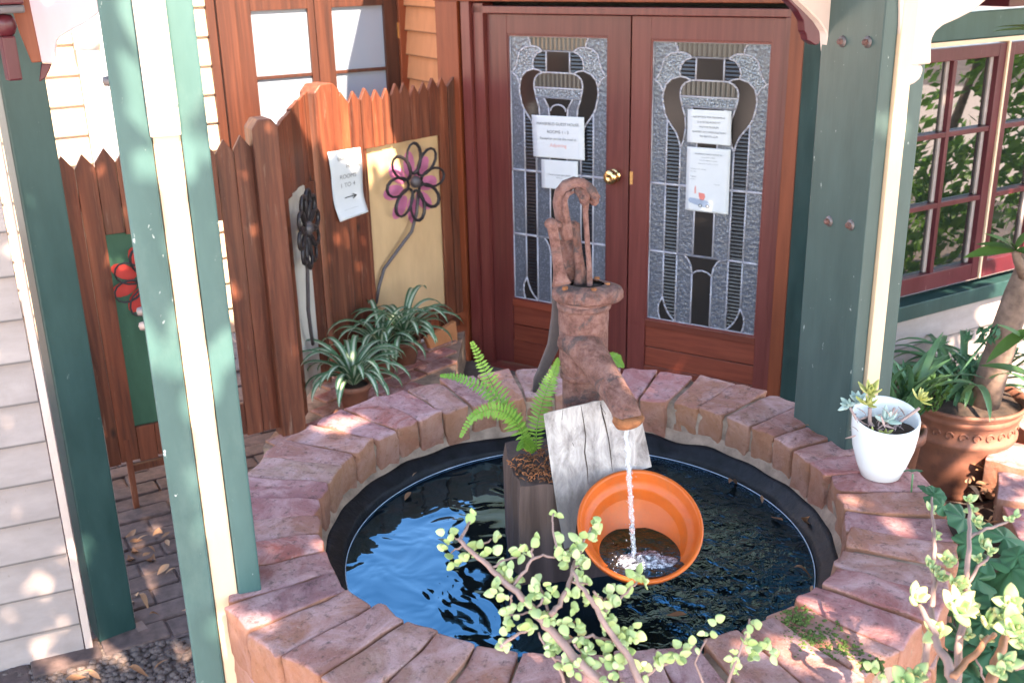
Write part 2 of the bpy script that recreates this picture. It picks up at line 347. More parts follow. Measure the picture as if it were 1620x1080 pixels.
def glass(name, col, rough, spec, pat, bst=.5, sp=0):
    m, t, b = newmat(name); v, rn = coords(t)
    if pat == 'rib_h' or pat == 'rib_v':
        tc = N(t, 'ShaderNodeTexCoord'); wv = N(t, 'ShaderNodeTexWave', Scale=17.0 if pat == 'rib_h' else 15.0, Distortion=.6, Detail=2)
        wv.bands_direction = 'Z' if pat == 'rib_h' else 'X' ; t.links.new(tc.outputs['Object'], wv.inputs['Vector'])
        mp = N(t, 'ShaderNodeMapping'); mp.inputs['Scale'].default_value = (1, 1, 1 if pat == 'rib_h' else 0); t.links.new(tc.outputs['Object'], mp.inputs[0]); t.links.new(mp.outputs[0], wv.inputs['Vector'])
        src = wv.outputs['Fac']; c = mix(t, ramp(t, src, [(.90, (0, 0, 0)), (1, (1, 1, 1))]), col, tuple(x * 2.0 + .010 for x in col))
    else:
        vo = N(t, 'ShaderNodeTexVoronoi', Scale=90.0 if pat == 'fleck' else 55.0); t.links.new(v, vo.inputs['Vector']); n = nz(t, v, 60, 3)
        ad = N(t, 'ShaderNodeMath', _operation='ADD'); t.links.new(vo.outputs['Distance'], ad.inputs[0]); t.links.new(n, ad.inputs[1]); src = ad.outputs[0]
        n2 = nz(t, v, 130, 3, .6); c = mix(t, ramp(t, n2, [(.52, (0, 0, 0)), (.66, (1, 1, 1))]), col, tuple(min(1, x * 2.6 + sp) for x in col))  # glass sparkle put into the colour as brighter flecks
    if pat == 'plain': t.links.new(mix(t, .0, col, col), b.inputs['Base Color'])
    else: t.links.new(c, b.inputs['Base Color']); bump(t, b, src, bst, .004)
    sset(b, Roughness=rough, Specular_IOR_Level=spec); return m
MT['g_light'] = glass('frosted_lilac_glass', (.070, .078, .100), .30, .8, 'ham', .6, .02)
MT['g_speck'] = glass('flecked_glass', (.09, .10, .12), .22, .9, 'fleck', .9, .12)
MT['g_dark'] = glass('smoky_dark_glass', (.022, .019, .018), .12, .5, 'plain')
MT['g_ribh'] = glass('ribbed_dark_glass', (.012, .012, .015), .15, .6, 'rib_h', .6)
MT['g_ribv'] = glass('reeded_glass', (.05, .05, .045), .15, .8, 'rib_v', .6)
MT['g_pane'] = glass('window_glass', (.008, .009, .011), .015, .9, 'plain')
MT['g_pane'].node_tree.nodes['Principled BSDF'].inputs['IOR'].default_value = 1.9
MT['g_frost'] = glass('pale_curtained_glass', (.26, .29, .34), .12, .6, 'plain')
def water(name, base, s, big, st):
    m, t, b = newmat(name); tc = N(t, 'ShaderNodeTexCoord')
    b.inputs['Base Color'].default_value = (*base, 1); sset(b, Roughness=.02, IOR=1.8, Specular_IOR_Level=1.0); b.inputs['Specular Tint'].default_value = (.05, .58, 1, 1)  # specular tint puts the sky's blue into the reflections
    v = tc.outputs['Object']; n1 = nz(t, v, big, 2, .5, .8); n2 = nz(t, v, s, 3, .55, .6)
    # ripples are strongest to the right, under the pot
    sx = N(t, 'ShaderNodeSeparateXYZ'); t.links.new(v, sx.inputs[0])
    k = ramp(t, sx.outputs[0], [(.0, (.03, .03, .03)), (.22, (1, 1, 1))]) if name == 'pond_water' else None
    if k is not None:
        mm = N(t, 'ShaderNodeMath', _operation='MULTIPLY'); t.links.new(n2, mm.inputs[0]); t.links.new(k, mm.inputs[1]); n2 = mm.outputs[0]
    b1 = bump(t, b, n1, st, .02); bump(t, b, n2, .55, .012, b1); return m
MT['water'] = water('pond_water', (.003, .004, .006), 30, 8, .30)
MT['water_pot'] = water('pot_water', (.02, .012, .01), 60, 15, .6)
def ground_mat():
    m, t, b = newmat('ground_dirt'); v, _ = coords(t); n1 = nz(t, v, 2.5, 9, .7); n2 = nz(t, v, 30, 6, .7)
    c = ramp(t, n1, [(.3, (.075, .05, .045)), (.55, (.16, .115, .10)), (.75, (.24, .18, .155))]); c = mix(t, ramp(t, n2, [(.35, (.5, .5, .5)), (.5, (0, 0, 0))]), c, (.05, .035, .03))
    t.links.new(c, b.inputs['Base Color']); sset(b, Roughness=.95); bump(t, b, n2, .6, .01); return m
MT['ground'] = ground_mat()
MT['gravel'] = plain('pale_pink_gravel', (.46, .37, .32), .95, bs=.8, bscale=60, var=.3)
MT['paving'] = plain('worn_mauve_paving', (.10, .062, .055), .85, bs=.6, bscale=50, var=.4)
# ================= the ground =================
g = MB(); g.add([(-120, -120, 0), (120, -120, 0), (120, 120, 0), (-120, 120, 0)], [(0, 1, 2, 3)]); g.build('ground', MT['ground'], kind='structure')
g = MB(); g.add([(-9, -16, .004), (12, -16, .004), (12, .35, .004), (-9, .35, .004)], [(0, 1, 2, 3)]); g.build('path', MT['gravel'], kind='structure')
g = MB(); g.add([(7.5, .35, .004), (16, .35, .004), (16, 9, .004), (7.5, 9, .004)], [(0, 1, 2, 3)]); g.build('path', MT['gravel'], kind='structure')
# raised brick landing in front of the doors
def landing():
    F = Frame((-1.06, 4.50), 42); poly = [(-1.12, 4.36), (-.62, 4.02), (-.34, 4.45), (-.27, 5.85), (-.98, 5.32)]
    m = MB(); k = len(poly); m.add([(x, y, .19) for x, y in poly] + [(x, y, 0) for x, y in poly], [list(range(k))] + [(i, (i + 1) % k, (i + 1) % k + k, i + k) for i in range(k)])
    L = m.build('landing', MT['mortar'], kind='structure')
    from mathutils.geometry import intersect_point_tri_2d
    def inside(x, y):
        c = False; j = k - 1
        for i in range(k):
            (a, b), (p, q) = poly[i], poly[j]
            if (b > y) != (q > y) and x < (p - a) * (y - b) / (q - b) + a: c = not c
            j = i
        return c
    bm = MB(); bm.box((-.11, -.052, -.03), (.11, .052, .012), .006); me = bm.mesh('brick', MT['brick'])
    cnt = 0
    for i in range(-2, 18):
        for j in range(-14, 18):
            s = i * .228 + (j % 2) * .114; t = j * .112; p = F.o + F.d * s + Vector((F.n.x, F.n.y, 0)) * (t - .6)
            if not (inside(p.x, p.y) and inside(p.x + .1, p.y) and inside(p.x - .1, p.y) and inside(p.x, p.y - .08)): continue
            if p.y < 4.3 and p.x > -.55: continue
            inst('brick', me, L, Matrix.Translation((p.x, p.y, .19 + rnd(-.004, .004))) @ Matrix.Rotation(R(90 - F.az + rnd(-1, 1)), 4, 'Z')); cnt += 1
landing()
# brick pavement through the gateway on the left
def pavement():
    F = Frame((-1.9, 3.2), 60); m = MB()
    m.add([F(-.3, .006, -2.6), F(1.9, .006, -2.6), F(1.9, .006, .35), F(-.3, .006, .35)], [(0, 1, 2, 3)]); P = m.build('pavement', MT['paving'], kind='structure')
    bm = MB(); bm.box((-.11, -.052, -.02), (.11, .052, .010), .007); me = bm.mesh('brick', MT['paving'])
    for i in range(0, 8):
        for j in range(0, 25):
            p = F(-.2 + i * .228 + (j % 2) * .114, 0, .28 - j * .113)
            if p.x > -.72 or (p.y > 4.3 and p.x > -1.05): continue
            inst('brick', me, P, Matrix.Translation((p.x, p.y, .008 + rnd(-.005, .005))) @ Matrix.Rotation(R(30 + rnd(-1.5, 1.5)), 4, 'Z') @ Matrix.Rotation(R(rnd(-1, 1)), 4, 'X'))
pavement()
# ================= the house =================
FD = Frame(hy(998, 275, 5.4), -57.5 + 180)     # door wall, s grows to the right
FD.n = FD.n if FD.n.dot(-FD.o) > 0 else -FD.n
house = thing('weatherboard_house', 'cream weatherboard house with stained leadlight double doors behind the brick pond', 'house', (0.6, 5.6, 0))
def board_wall(F, s0, s1, z0, z1, pitch, m, parent, name='weatherboard', lap=.018, back=True, thick=.018):
    z = z0
    while z < z1 - .02:
        h = min(pitch, z1 - z); q = MB()
        q.add([F(s0, z, lap), F(s1, z, lap), F(s1, z + h + .01, .0), F(s0, z + h + .01, 0), F(s0, z, lap - thick), F(s1, z, lap - thick), F(s1, z + h + .01, -thick), F(s0, z + h + .01, -thick)],
              [(0, 1, 2, 3), (4, 7, 6, 5), (0, 4, 5, 1), (1, 5, 6, 2), (2, 6, 7, 3), (3, 7, 4, 0)])
        q.build(name, m, parent); z += h
# --- leadlight doors
CUR = dict(
    H=[(.34, .126), (.30, .118), (.245, .114), (.165, .125), (.115, .146), (.098, .17), (.092, .19), (.098, .21), (.12, .245), (.14, .262)],
    H2=[(.17, .279), (.22, .305), (.25, .333), (.265, .36)],
    I=[(.34, .126), (.29, .135), (.262, .147), (.25, .162), (.25, .18), (.27, .215), (.30, .25), (.307, .29), (.292, .33), (.265, .36)],
    W=[(.34, .05), (.31, .041), (.28, .036), (.22, .034), (.15, .04), (.1, .056), (.08, .085), (.06, .108), (.02, .13)],
    W2=[(.07, .145), (.098, .17)], K=[(.19, 0), (.21, .015), (.22, .034)], T=[(.34, .05), (.28, .06), (.248, .078), (.237, .1), (.245, .114)])
rv = lambda l: l[::-1]
half = [ # (material, polygon) of the left half, mirrored
    ('g_light', [(0, 0)] + CUR['K'] + CUR['W'][4:] + [(0, .125)]),
    ('g_speck', CUR['W'] + CUR['W2'] + rv(CUR['H'][2:5]) + rv(CUR['T'])[0:4]),
    ('g_dark', CUR['H'] + CUR['H2'] + rv(CUR['I'])[1:-1]),
    ('g_light', [(0, .125), (.02, .13)] + CUR['W2'] + CUR['H'][6:] + [(.14, .49), (0, .49)]),
    ('g_ribh', [(.14, .262)] + CUR['H2'] + [(.265, .49), (.14, .49)]),
    ('g_ribh', CUR['T'] + [(.30, .118), (.34, .126), (.38, .125), (.38, .05)]),
    ('g_light', [(.27, .215), (.35, .215), (.40, .25), (.41, .3), (.41, .49), (.265, .49), (.265, .36), (.292, .33), (.307, .29), (.30, .25)]),
    ('g_light', [(0, .49), (.14, .49), (.14, .74), (0, .74)]), ('g_ribh', [(.14, .49), (.265, .49), (.265, .74), (.14, .74)]), ('g_light', [(.265, .49), (.41, .49), (.41, .74), (.265, .74)]),
    ('g_light', [(0, .74), (.14, .74), (.14, .91), (.105, .94), (.10, .96), (.105, .98), (.12, 1), (0, 1)]),
    ('g_dark', [(.14, .91), (.16, .94), (.185, .963), (.215, .98), (.265, 1), (.12, 1), (.105, .98), (.10, .96), (.105, .94)]),
    ('g_ribh', [(.14, .74), (.265, .74), (.265, 1), (.215, .98), (.185, .963), (.16, .94), (.14, .91)]),
    ('g_light', [(.265, .74), (.33, .74), (.365, .753), (.395, .775), (.41, .807), (.41, 1), (.265, 1)])]
mir = lambda P: [(1 - a, b) for a, b in P][::-1]
centre = [('g_ribv', CUR['K'] + rv(CUR['W'][:4])[1:] + mir(CUR['W'][:4])[::-1][::-1] + mir(CUR['K'])),
    ('g_dark', [(.38, .05), (.62, .05), (.62, .125), (.38, .125)]),
    ('g_ribv', [(.34, .126), (.38, .125), (.62, .125), (.66, .126), (.71, .135), (.738, .147), (.75, .162), (.75, .18), (.25, .18), (.25, .162), (.262, .147), (.29, .135)]),
    ('g_speck', [(.25, .18), (.75, .18), (.73, .215), (.27, .215)]),
    ('g_dark', [(.35, .215), (.65, .215), (.60, .25), (.59, .3), (.59, .49), (.41, .49), (.41, .3), (.40, .25)]),
    ('g_dark', [(.41, .49), (.59, .49), (.59, .74), (.41, .74)]),
    ('g_dark', [(.33, .74), (.67, .74), (.635, .753), (.605, .775), (.59, .807), (.55, .795), (.5, .791), (.45, .795), (.41, .807), (.395, .775), (.365, .753)]),
    ('g_dark', [(.41, .807), (.45, .795), (.5, .791), (.55, .795), (.59, .807), (.59, 1), (.41, 1)])]
# the reeded top piece follows both wings
centre[0] = ('g_ribv', [(.19, 0), (.21, .015), (.22, .034), (.28, .036), (.31, .041), (.34, .05), (.66, .05), (.69, .041), (.72, .036), (.78, .034), (.79, .015), (.81, 0)])
PANES = half + [(m, mir(p)) for m, p in half] + centre
def leadlight_door(s0, s1, g0, g1, z0, z1, gz0, gz1, label):
    d = MB(); T = (-.02, .02)
    d.fbox(FD, s0, g0, z0, z1, *T, .003); d.fbox(FD, g1, s1, z0, z1, *T, .003); d.fbox(FD, g0 - .001, g1 + .001, gz1, z1, -.019, .019, .003)
    door = d.build('door', MT['door_wood'], house, label)
    for a, b in ((z0, z0 + .14), (gz0 - .04, gz0)): r = MB(); r.fbox(FD, g0, g1, a, b, -.0185, .0185, .003); r.build('rail', MT['door_wood_h'], door)
    for a, b in ((z0 + .14, gz0 - .155), (gz0 - .15, gz0 - .04)):
        q = MB(); q.fbox(FD, g0, g1, a, b, -.01, .008, .002); q.build('panel', MT['door_wood_h'], door)
    f = MB()                                     # dark bead round the glass
    for a in ((g0, g0 + .008, gz0, gz1), (g1 - .008, g1, gz0, gz1), (g0 + .008, g1 - .008, gz0, gz0 + .008), (g0 + .008, g1 - .008, gz1 - .008, gz1)): f.fbox(FD, *a, 0, .015)
    f.build('glazing_bead', MT['door_wood'], door)
    u = lambda q: (g0 + .008 + q[0] * (g1 - g0 - .016), gz1 - .008 - q[1] * (gz1 - gz0 - .016))
    seen = set(); came = MB()
    for m, p in PANES:
        pp = [u(q) for q in p]; q = MB(); k = len(pp); n = rnd(.0010, .0022)
        q.prism(FD, pp, -.003, n); q.build('glass_pane', MT[m], door)
        for i in range(k):
            a, b = p[i], p[(i + 1) % k]; key = tuple(sorted([(round(a[0], 3), round(a[1], 3)), (round(b[0], 3), round(b[1], 3))]))
            if key in seen: continue
            seen.add(key); (sa, za), (sb, zb) = pp[i], pp[(i + 1) % k]
            bar = abs(a[1] - b[1]) < 1e-6 and round(a[1], 2) in (.49, .74) and round(a[1], 3) in (.49, .74)
            came.tube([FD(sa, za, .003), FD(sb, zb, .003)], .0062 if bar else .0042, 6)
    cx = .5; arch = [(.5 + .08 * cos(t * pi / 8), .262 - .024 * sin(t * pi / 8)) for t in range(9)]
    came.tube([FD(*u(q), .003) for q in arch], .004, 6)
    came.build('lead_came', MT['lead'], door)
    return door
dl = leadlight_door(-.835, -.004, -.712, -.125, .02, 1.935, .405, 1.835, 'stained door with a brass knob, pump standing in front of it')
dr = leadlight_door(.004, .765, .104, .703, .02, 1.935, .417, 1.827, 'stained door with two notices one above the other')
# brass knob, rose and latch edge
ks, kz = FD.px(975, 277); k = MB(); mk = Matrix(((FD.d.x, 0, FD.n.x), (FD.d.y, 0, FD.n.y), (0, 1, 0))).to_4x4()
k.lathe([(.0, .020), (.036, .020), (.035, .026), (.024, .030), (.015, .033), (.015, .040), (.024, .045), (.036, .054), (.039, .066), (.035, .077), (.022, .084), (.010, .085), (.008, .082), (0, .082)], FD(ks, kz, 0), 28, mk)
k.build('knob', MT['brass'], dl)
k = MB(); k.fbox(FD, .006, .022, kz - .035, kz + .03, .0, .0235); k.build('latch_plate', MT['brass'], dr)
# frame round the doors
def part(name, m, parent, fn, label=None):
    q = MB(); fn(q); return q.build(name, MT[m], parent, label)
part('door_frame', 'door_wood', house, lambda q: (q.fbox(FD, -.90, -.837, .0, 1.99, -.05, .05, .003), q.fbox(FD, -.96, -.905, .0, 2.0, -.05, .075, .003), q.fbox(FD, -.905, .80, 1.939, 1.975, -.05, .05, .003), q.fbox(FD, .768, .80, .0, 1.939, -.05, .045, .003)))
part('threshold', 'door_wood', house, lambda q: q.fbox(FD, -.83, .76, .0, .017, -.08, .09, .004))
part('architrave', 'warm_lit_wood', house, lambda q: (q.fbox(FD, .802, .868, .0, 2.0, -.05, .085, .004), q.fbox(FD, -1.12, .868, 2.0, 2.13, -.05, .09, .004)), 'trim above and right of the doors, coloured orange for the warm bounce')
part('architrave', 'warm_lit_wood', house, lambda q: q.fbox(FD, -1.115, -.975, .0, 2.0, -.05, .085, .004), 'post left of the doors, coloured orange for the warm bounce')
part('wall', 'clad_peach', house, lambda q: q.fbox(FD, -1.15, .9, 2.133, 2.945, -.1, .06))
# dark green corner on the right of the doors
FG = Frame(FD(.87, 0, .09), 162)
part('corner_trim', 'green_dark', house, lambda q: (q.fbox(FG, .0, .19, 0, 2.9, -.06, 0, .004), q.fbox(FG, .20, .50, 0, 2.9, -.06, -.015, .004)), 'dark green corner boards right of the doors')
# room behind the doors so the glass looks into the dark
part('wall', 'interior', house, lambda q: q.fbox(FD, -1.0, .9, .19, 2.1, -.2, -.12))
# --- window wall on the right
FW = Frame((1.69, 4.46), 60)
def S(px, py, F=FW, n=0): return F.px(px, py, n)[0]
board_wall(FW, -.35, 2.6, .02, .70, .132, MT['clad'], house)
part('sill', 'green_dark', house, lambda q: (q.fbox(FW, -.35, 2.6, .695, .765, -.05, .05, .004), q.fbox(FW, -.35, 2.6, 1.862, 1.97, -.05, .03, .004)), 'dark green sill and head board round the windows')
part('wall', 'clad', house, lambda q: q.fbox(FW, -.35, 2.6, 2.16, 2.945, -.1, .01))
part('beam', 'burgundy', house, lambda q: q.fbox(FW, .35, 2.6, 1.985, 2.06, -.05, .10, .004))
part('fascia', 'cream_white', house, lambda q: (q.fbox(FW, -.3, 2.6, 2.065, 2.155, -.1, .36, .006), q.fbox(FW, -.3, 2.6, 2.16, 2.26, -.1, .42, .01)), 'cream fascia at top right above the windows')
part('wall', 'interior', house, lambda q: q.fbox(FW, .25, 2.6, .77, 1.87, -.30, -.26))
wz0, wz1 = .80, 1.835
def casement(s0, s1, mull, label):
    d = MB(); st = .055
    d.fbox(FW, s0, s0 + st, wz0, wz1, -.03, .02, .003); d.fbox(FW, s1 - st, s1, wz0, wz1, -.03, .02, .003)
    d.fbox(FW, s0 + st, s1 - st, wz1 - st, wz1, -.029, .019, .003); d.fbox(FW, s0 + st, s1 - st, wz0, wz0 + .075, -.029, .019, .003)
    wd = d.build('window', MT['burgundy'], house, label)
    g0, g1, b0, b1 = s0 + st, s1 - st, wz0 + .075, wz1 - st
    m = MB(); cm = (g0 + g1) / 2
    m.fbox(FW, cm - .011, cm + .011, b0, b1, -.012, .016, .002); m.build('muntin', MT['burgundy'], wd)
    zs = [b0 + (b1 - b0) * i / 3 for i in range(4)]
    for z in zs[1:-1]:
        for a, b in ((g0, cm - .011), (cm + .011, g1)): m = MB(); m.fbox(FW, a, b, z - .011, z + .011, -.012, .0155, .002); m.build('muntin', MT['burgundy'], wd)
    for i in range(3):
        for a, b in ((g0, cm - .011), (cm + .011, g1)):
            q = MB(); q.fbox(FW, a, b, zs[i] + (.011 if i else 0), zs[i + 1] - (.011 if i < 2 else 0), -.016, -.012); q.build('pane', MT['g_pane'], wd)
            q = MB(); q.fbox(FW, b - .020, b - .001, zs[i] + (.011 if i else 0), zs[i + 1] - (.011 if i < 2 else 0), -.0118, -.004); q.build('glazing_strip', MT['clad'], wd)
    return wd
sA = S(1436, 200) - .09; sB = S(1573, 200); sC = S(1588, 70); 
casement(sA, sB, 1, 'burgundy window nearest the big green post'); casement(sC, sC + (sB - sA), 1, 'burgundy window at the right edge, cut by the frame')
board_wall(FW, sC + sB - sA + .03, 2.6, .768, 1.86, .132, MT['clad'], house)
part('cover_strip', 'cream', house, lambda q: (q.fbox(FW, sB + .002, sC - .002, .80, 1.84, -.03, .03, .003), q.fbox(FW, sA - .3, 2.6, 1.842, 1.860, .024, .034, .002)), 'thin cream strips between and above the windows')
# --- french doors on the back left wall
P2 = Vector((-.569, 6.5, 0)); FF = Frame(P2, 60)   # s negative to the left
FK = Frame(FD(-1.07, 0, 0), -30)
kk = (P2 - FK.o).dot(FK.d)
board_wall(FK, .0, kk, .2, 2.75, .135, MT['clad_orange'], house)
def sF(px, py): return FF.px(px, py)[0]
a0, a1, a2 = sF(373, 60), sF(499, 60), sF(628, 60)
def french(s0, s1, p0, p1, label):
    d = MB(); d.fbox(FF, s0, p0, .25, 2.25, -.02, .02, .003); d.fbox(FF, p1, s1, .25, 2.25, -.02, .02, .003)
    zt = FF.px((440), 16)[1]; zm = FF.px(445, 121)[1]; hh = zt - zm
    d.fbox(FF, p0, p1, zt, 2.25, -.019, .019, .002); d.fbox(FF, p0, p1, .25, zt - 3 * hh, -.019, .019, .002)
    wd = d.build('french_door', MT['french_wood'], house, label)
    for i in (1, 2): m = MB(); m.fbox(FF, p0, p1, zt - i * hh - .009, zt - i * hh + .009, -.01, .014, .002); m.build('muntin', MT['french_wood'], wd)
    for i in range(3): q = MB(); q.fbox(FF, p0, p1, zt - (i + 1) * hh + .009, zt - i * hh - (.009 if i else 0), -.006, -.001); q.build('pane', MT['g_frost'], wd)
    return wd
f1 = french(a0, a1 - .002, sF(399, 60), sF(488, 60), 'french door leaf above the left of the fence'); f2 = french(a1 + .002, a2, sF(526, 60), sF(607, 60), 'french door leaf with small brass hinge')
part('hinge', 'brass', f2, lambda q: q.fbox(FF, sF(626, 50), sF(631, 50), FF.px(628, 60)[1], FF.px(628, 36)[1], .0, .028))
part('door_frame', 'french_wood', house, lambda q: (q.fbox(FF, a0 - .10, a0 - .003, .25, 2.35, -.04, .05, .003), q.fbox(FF, a0 - .15, a0 - .105, .25, 2.35, -.04, .03, .003)))
part('door_frame', 'warm_lit_wood', house, lambda q: q.fbox(FF, a2 + .003, -.002, .25, 2.35, -.04, .04, .003))
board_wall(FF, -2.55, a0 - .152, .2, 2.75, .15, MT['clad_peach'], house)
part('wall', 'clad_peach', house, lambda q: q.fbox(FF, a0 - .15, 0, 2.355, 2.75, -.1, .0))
def downpipe(q):
    s = sF(146, 150); q.tube([FF(s, .2, .075), FF(s, 2.75, .075)], .055, 16)
dp = part('downpipe', 'white', house, downpipe)
part('collar', 'white', dp, lambda q: q.tube([FF(sF(146, 150), FF.px(146, 76)[1] - .0, .075), FF(sF(146, 150), FF.px(146, 30)[1], .075)], .062, 16))
part('conduit', 'white', house, lambda q: q.tube([FF(sF(171, 150), .2, .03), FF(sF(171, 150), 2.9, .03)], .012, 8))
# eaves over the doors and windows (their dark soffit shows in the water)
EV = [FD(-1.1, 0, .12), FD(-.55, 0, .75), FD(.15, 0, 1.25), Vector((1.15, 3.35, 0)), FW(2.9, 0, 1.0), FW(2.9, 0, -2.5), FD(-.4, 0, -2.5), FD(-1.1, 0, -.1)]
def slab(z0, z1):
    def fn(q):
        k = len(EV); q.add([v + Vector((0, 0, z0)) for v in EV] + [v + Vector((0, 0, z1)) for v in EV], [list(range(k)), list(range(k, 2 * k))] + [(i, (i + 1) % k, (i + 1) % k + k, i + k) for i in range(k)])
    return fn
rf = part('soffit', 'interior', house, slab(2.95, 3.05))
part('roof', 'green_dark', house, slab(3.053, 3.12))
# ================= the fence =================
def picket(F, s0, s1, z0, z1, n0=-.009, n1=.009, point=.055, m='red_wood', parent=None, skew=0):
    q = MB(); c = (s0 + s1) / 2 + rnd(-.004, .004)
    P = [(s0, z0), (s1, z0), (s1, z1 - point + skew), (c, z1), (s0, z1 - point - skew)] if point else [(s0, z0), (s1, z0), (s1, z1 + skew), (s0, z1 - skew)]
    q.prism(F, P, n0 + rnd(-.002, .002), n1 + rnd(-.003, .003), .0015); q.build('picket', MT[m], parent)
fence = thing('paling_fence', 'reddish timber paling fence with pointed tops and painted flower panels', 'fence', (-.6, 5.3, .19))
FR = Frame((-.86, 5.24), 42); FB = FR
pk = [FR.px(x, y)[0] for x, y in ((537, 145), (558, 143), (576, 141), (593, 139), (609, 137), (623, 136), (638, 135), (653, 134), (668, 132), (683, 131), (698, 130), (713, 128))]
ed = [.045] + [(pk[i] + pk[i + 1]) / 2 for i in range(len(pk) - 1)] + [.93]
op0, op1, oz0, oz1 = FR.px(583, 300)[0], FR.px(701, 300)[0], .375, 1.325
for i in range(12):
    a, b = ed[i] + .002, ed[i + 1] - .002; top = 1.615 + rnd(-.012, .012)
    if b < op0 + .02 or a > op1 - .03: picket(FR, a, b, .2 if i < 3 else .30, top, parent=fence)
    else:
        picket(FR, max(a, ed[i]), b, oz1, top, parent=fence)
        picket(FR, a, b, .24, oz0, point=0, parent=fence)
for z_ in (1.40, .215): part('rail', 'red_wood', fence, lambda q: q.fbox(FR, 0, .93, z_, z_ + .06, -.06, -.014))
for a_, b_ in ((op1, op1 + .025), (op0 - .012, op0)): part('frame_board', 'red_wood', fence, lambda q: q.fbox(FR, a_, b_, oz0, oz1, -.02, .004))
part('painted_panel', 'panel_cream', fence, lambda q: q.fbox(FR, op0 - .01, op1 + .01, oz0 - .02, oz1 + .02, -.03, -.018), 'cream panel with pink petals painted on it')
def post(F, s, w_, z1, name='post', nn=(-.06, .05), z0=.0):
    q = MB(); P = [(s - w_ / 2, z0), (s + w_ / 2, z0), (s + w_ / 2, z1 - .035), (s + w_ / 4, z1), (s - w_ / 4, z1), (s - w_ / 2, z1 - .035)]; q.prism(F, P, *nn, .004); return q.build(name, MT['red_wood'], fence)
post(FR, -.03, .15, 1.67, nn=(-.07, .045))
# middle leaf, seen almost edge-on
A_ = Vector((-.985, 4.56, 0)); B_ = FR(-.115, 0, -.0); dm = B_ - A_; FM = Frame(A_, math.degrees(math.atan2(dm.x, dm.y))); Lm = dm.length
if FM.n.x < 0: FM.n = -FM.n
nm = 7
for i in range(nm):
    a, b = .03 + (Lm - .05) * i / nm, .03 + (Lm - .05) * (i + 1) / nm - .003; t = (a + b) / 2 / Lm
    z = 1.545 + .10 * t ** .7 + rnd(-.004, .004)
    lo = 1.20 + .05 * sin(pi * t)
    if i in (0, 6): picket(FM, a, b, .22, z, point=0, skew=.006, parent=fence)
    else: picket(FM, a, b, lo, z, point=0, skew=.006, parent=fence)
part('painted_panel', 'panel_white', fence, lambda q: q.fbox(FM, .10, Lm - .12, .26, 1.27, -.03, -.016), 'off white panel behind the dark iron flower')
part('frame_board', 'red_wood', fence, lambda q: (q.fbox(FM, Lm - .12, Lm - .09, .22, 1.24, -.03, .03)))
# left run
FL = Frame((-1.64, 4.148), 60)
sa_, sb_ = FL.px(399, 210, .05)[0], FL.px(441, 210, .05)[0]; post(FL, (sa_ + sb_) / 2, sb_ - sa_, 1.615, nn=(-.06, .05), z0=.17)
x0 = -.11; zt = 1.55; j = 0; green = (.062, .46)
sp0 = FL.px(176, 450)[0]; sp1 = FL.px(348, 450)[0]; gz0, gz1 = .385, 1.215
while x0 < .69:
    wd = .078 + rnd(-.003, .003); a, b = x0, min(x0 + wd - .002, .705)
    if b <= sp0 + .012 or a >= sp1 - .012: picket(FL, a, b, .235 + rnd(-.01, .01), zt + rnd(-.012, .012), parent=fence)
    else: picket(FL, a, b, gz1 + rnd(-.01, .004), zt + rnd(-.012, .012), parent=fence); picket(FL, a, b, .235 + rnd(-.01, .01), gz0, point=0, parent=fence)
    x0 += wd
part('stile', 'red_wood', fence, lambda q: (q.fbox(FL, -.165, -.118, .20, 1.49, -.05, .02, .003), q.fbox(FL, -.135, -.112, .20, 1.50, .0, .028, .003)))
for z_ in (1.32, .30): part('rail', 'red_wood', fence, lambda q: q.fbox(FL, -.11, .70, z_, z_ + .06, -.06, -.014))
part('painted_panel', 'panel_green', fence, lambda q: q.fbox(FL, sp0 - .01, sp1 + .01, gz0 - .02, gz1 + .02, -.03, -.017), 'green panel with red flower behind the striped post')
# iron flowers fixed to the fence, petals painted on the panels
def iron_flower(F, c, r, petals, stem, name, label, mat, n0=.03, rot=0, hub=.03, wire=.0065, pr=.42):
    t = thing(name, label, 'flower ornament', F(*c, n0), 'iron flower ornaments on the fence')
    for k in range(petals):
        a = rot + 2 * pi * k / petals; ca, sa = cos(a), sin(a); P = []
        for i in range(15):
            u_ = 2 * pi * i / 14; rr = r * (.22 + .39 * (1 - cos(u_))); ww = r * pr * .5 * sin(u_) * (1.0 + .25 * (1 - cos(u_)) / 2)
            P.append(F(c[0] + rr * ca - ww * sa, c[1] + rr * sa + ww * ca, n0 + .012 * sin(u_ / 2)))
        q = MB(); q.tube(P, wire, 6, flat=1.5); q.build('petal', MT[mat], t)
    q = MB(); mt_ = Matrix((F.d, Vector((0, 0, 1)), F.n)).transposed().to_4x4(); q.lathe([(hub, -.005), (hub, .01), (hub * .8, .022), (hub * .4, .03), (0, .031)], F(*c, n0), 14, mt_, wob=.3); q.build('flower_centre', MT['rust'] if mat != 'iron_dark' else MT['iron_grey'], t)
    q = MB(); q.tube([F(a, b, n) for a, b, n in stem], [.009] * len(stem), 8); q.build('stem', MT['iron_grey'], t); return t
def painted(F, c, r, petals, rot, mat, n, off, parent):
    for k in range(petals):
        a = rot + 2 * pi * k / petals; P = []
        for i in range(12):
            u_ = 2 * pi * i / 12; rr = r * .62 + r * .36 * cos(u_); ww = r * .2 * sin(u_); P.append((c[0] + off[0] + rr * cos(a) - ww * sin(a), c[1] + off[1] + rr * sin(a) + ww * cos(a)))
        q = MB(); q.prism(F, P, n, n + .0015); q.build('painted_petal', MT[mat], parent)
cf = FR.px(656, 288, .05); sp = lambda x, y: FR.px(x, y)
fpanel = [o for o in C.objects if o.name == 'painted_panel'][0]
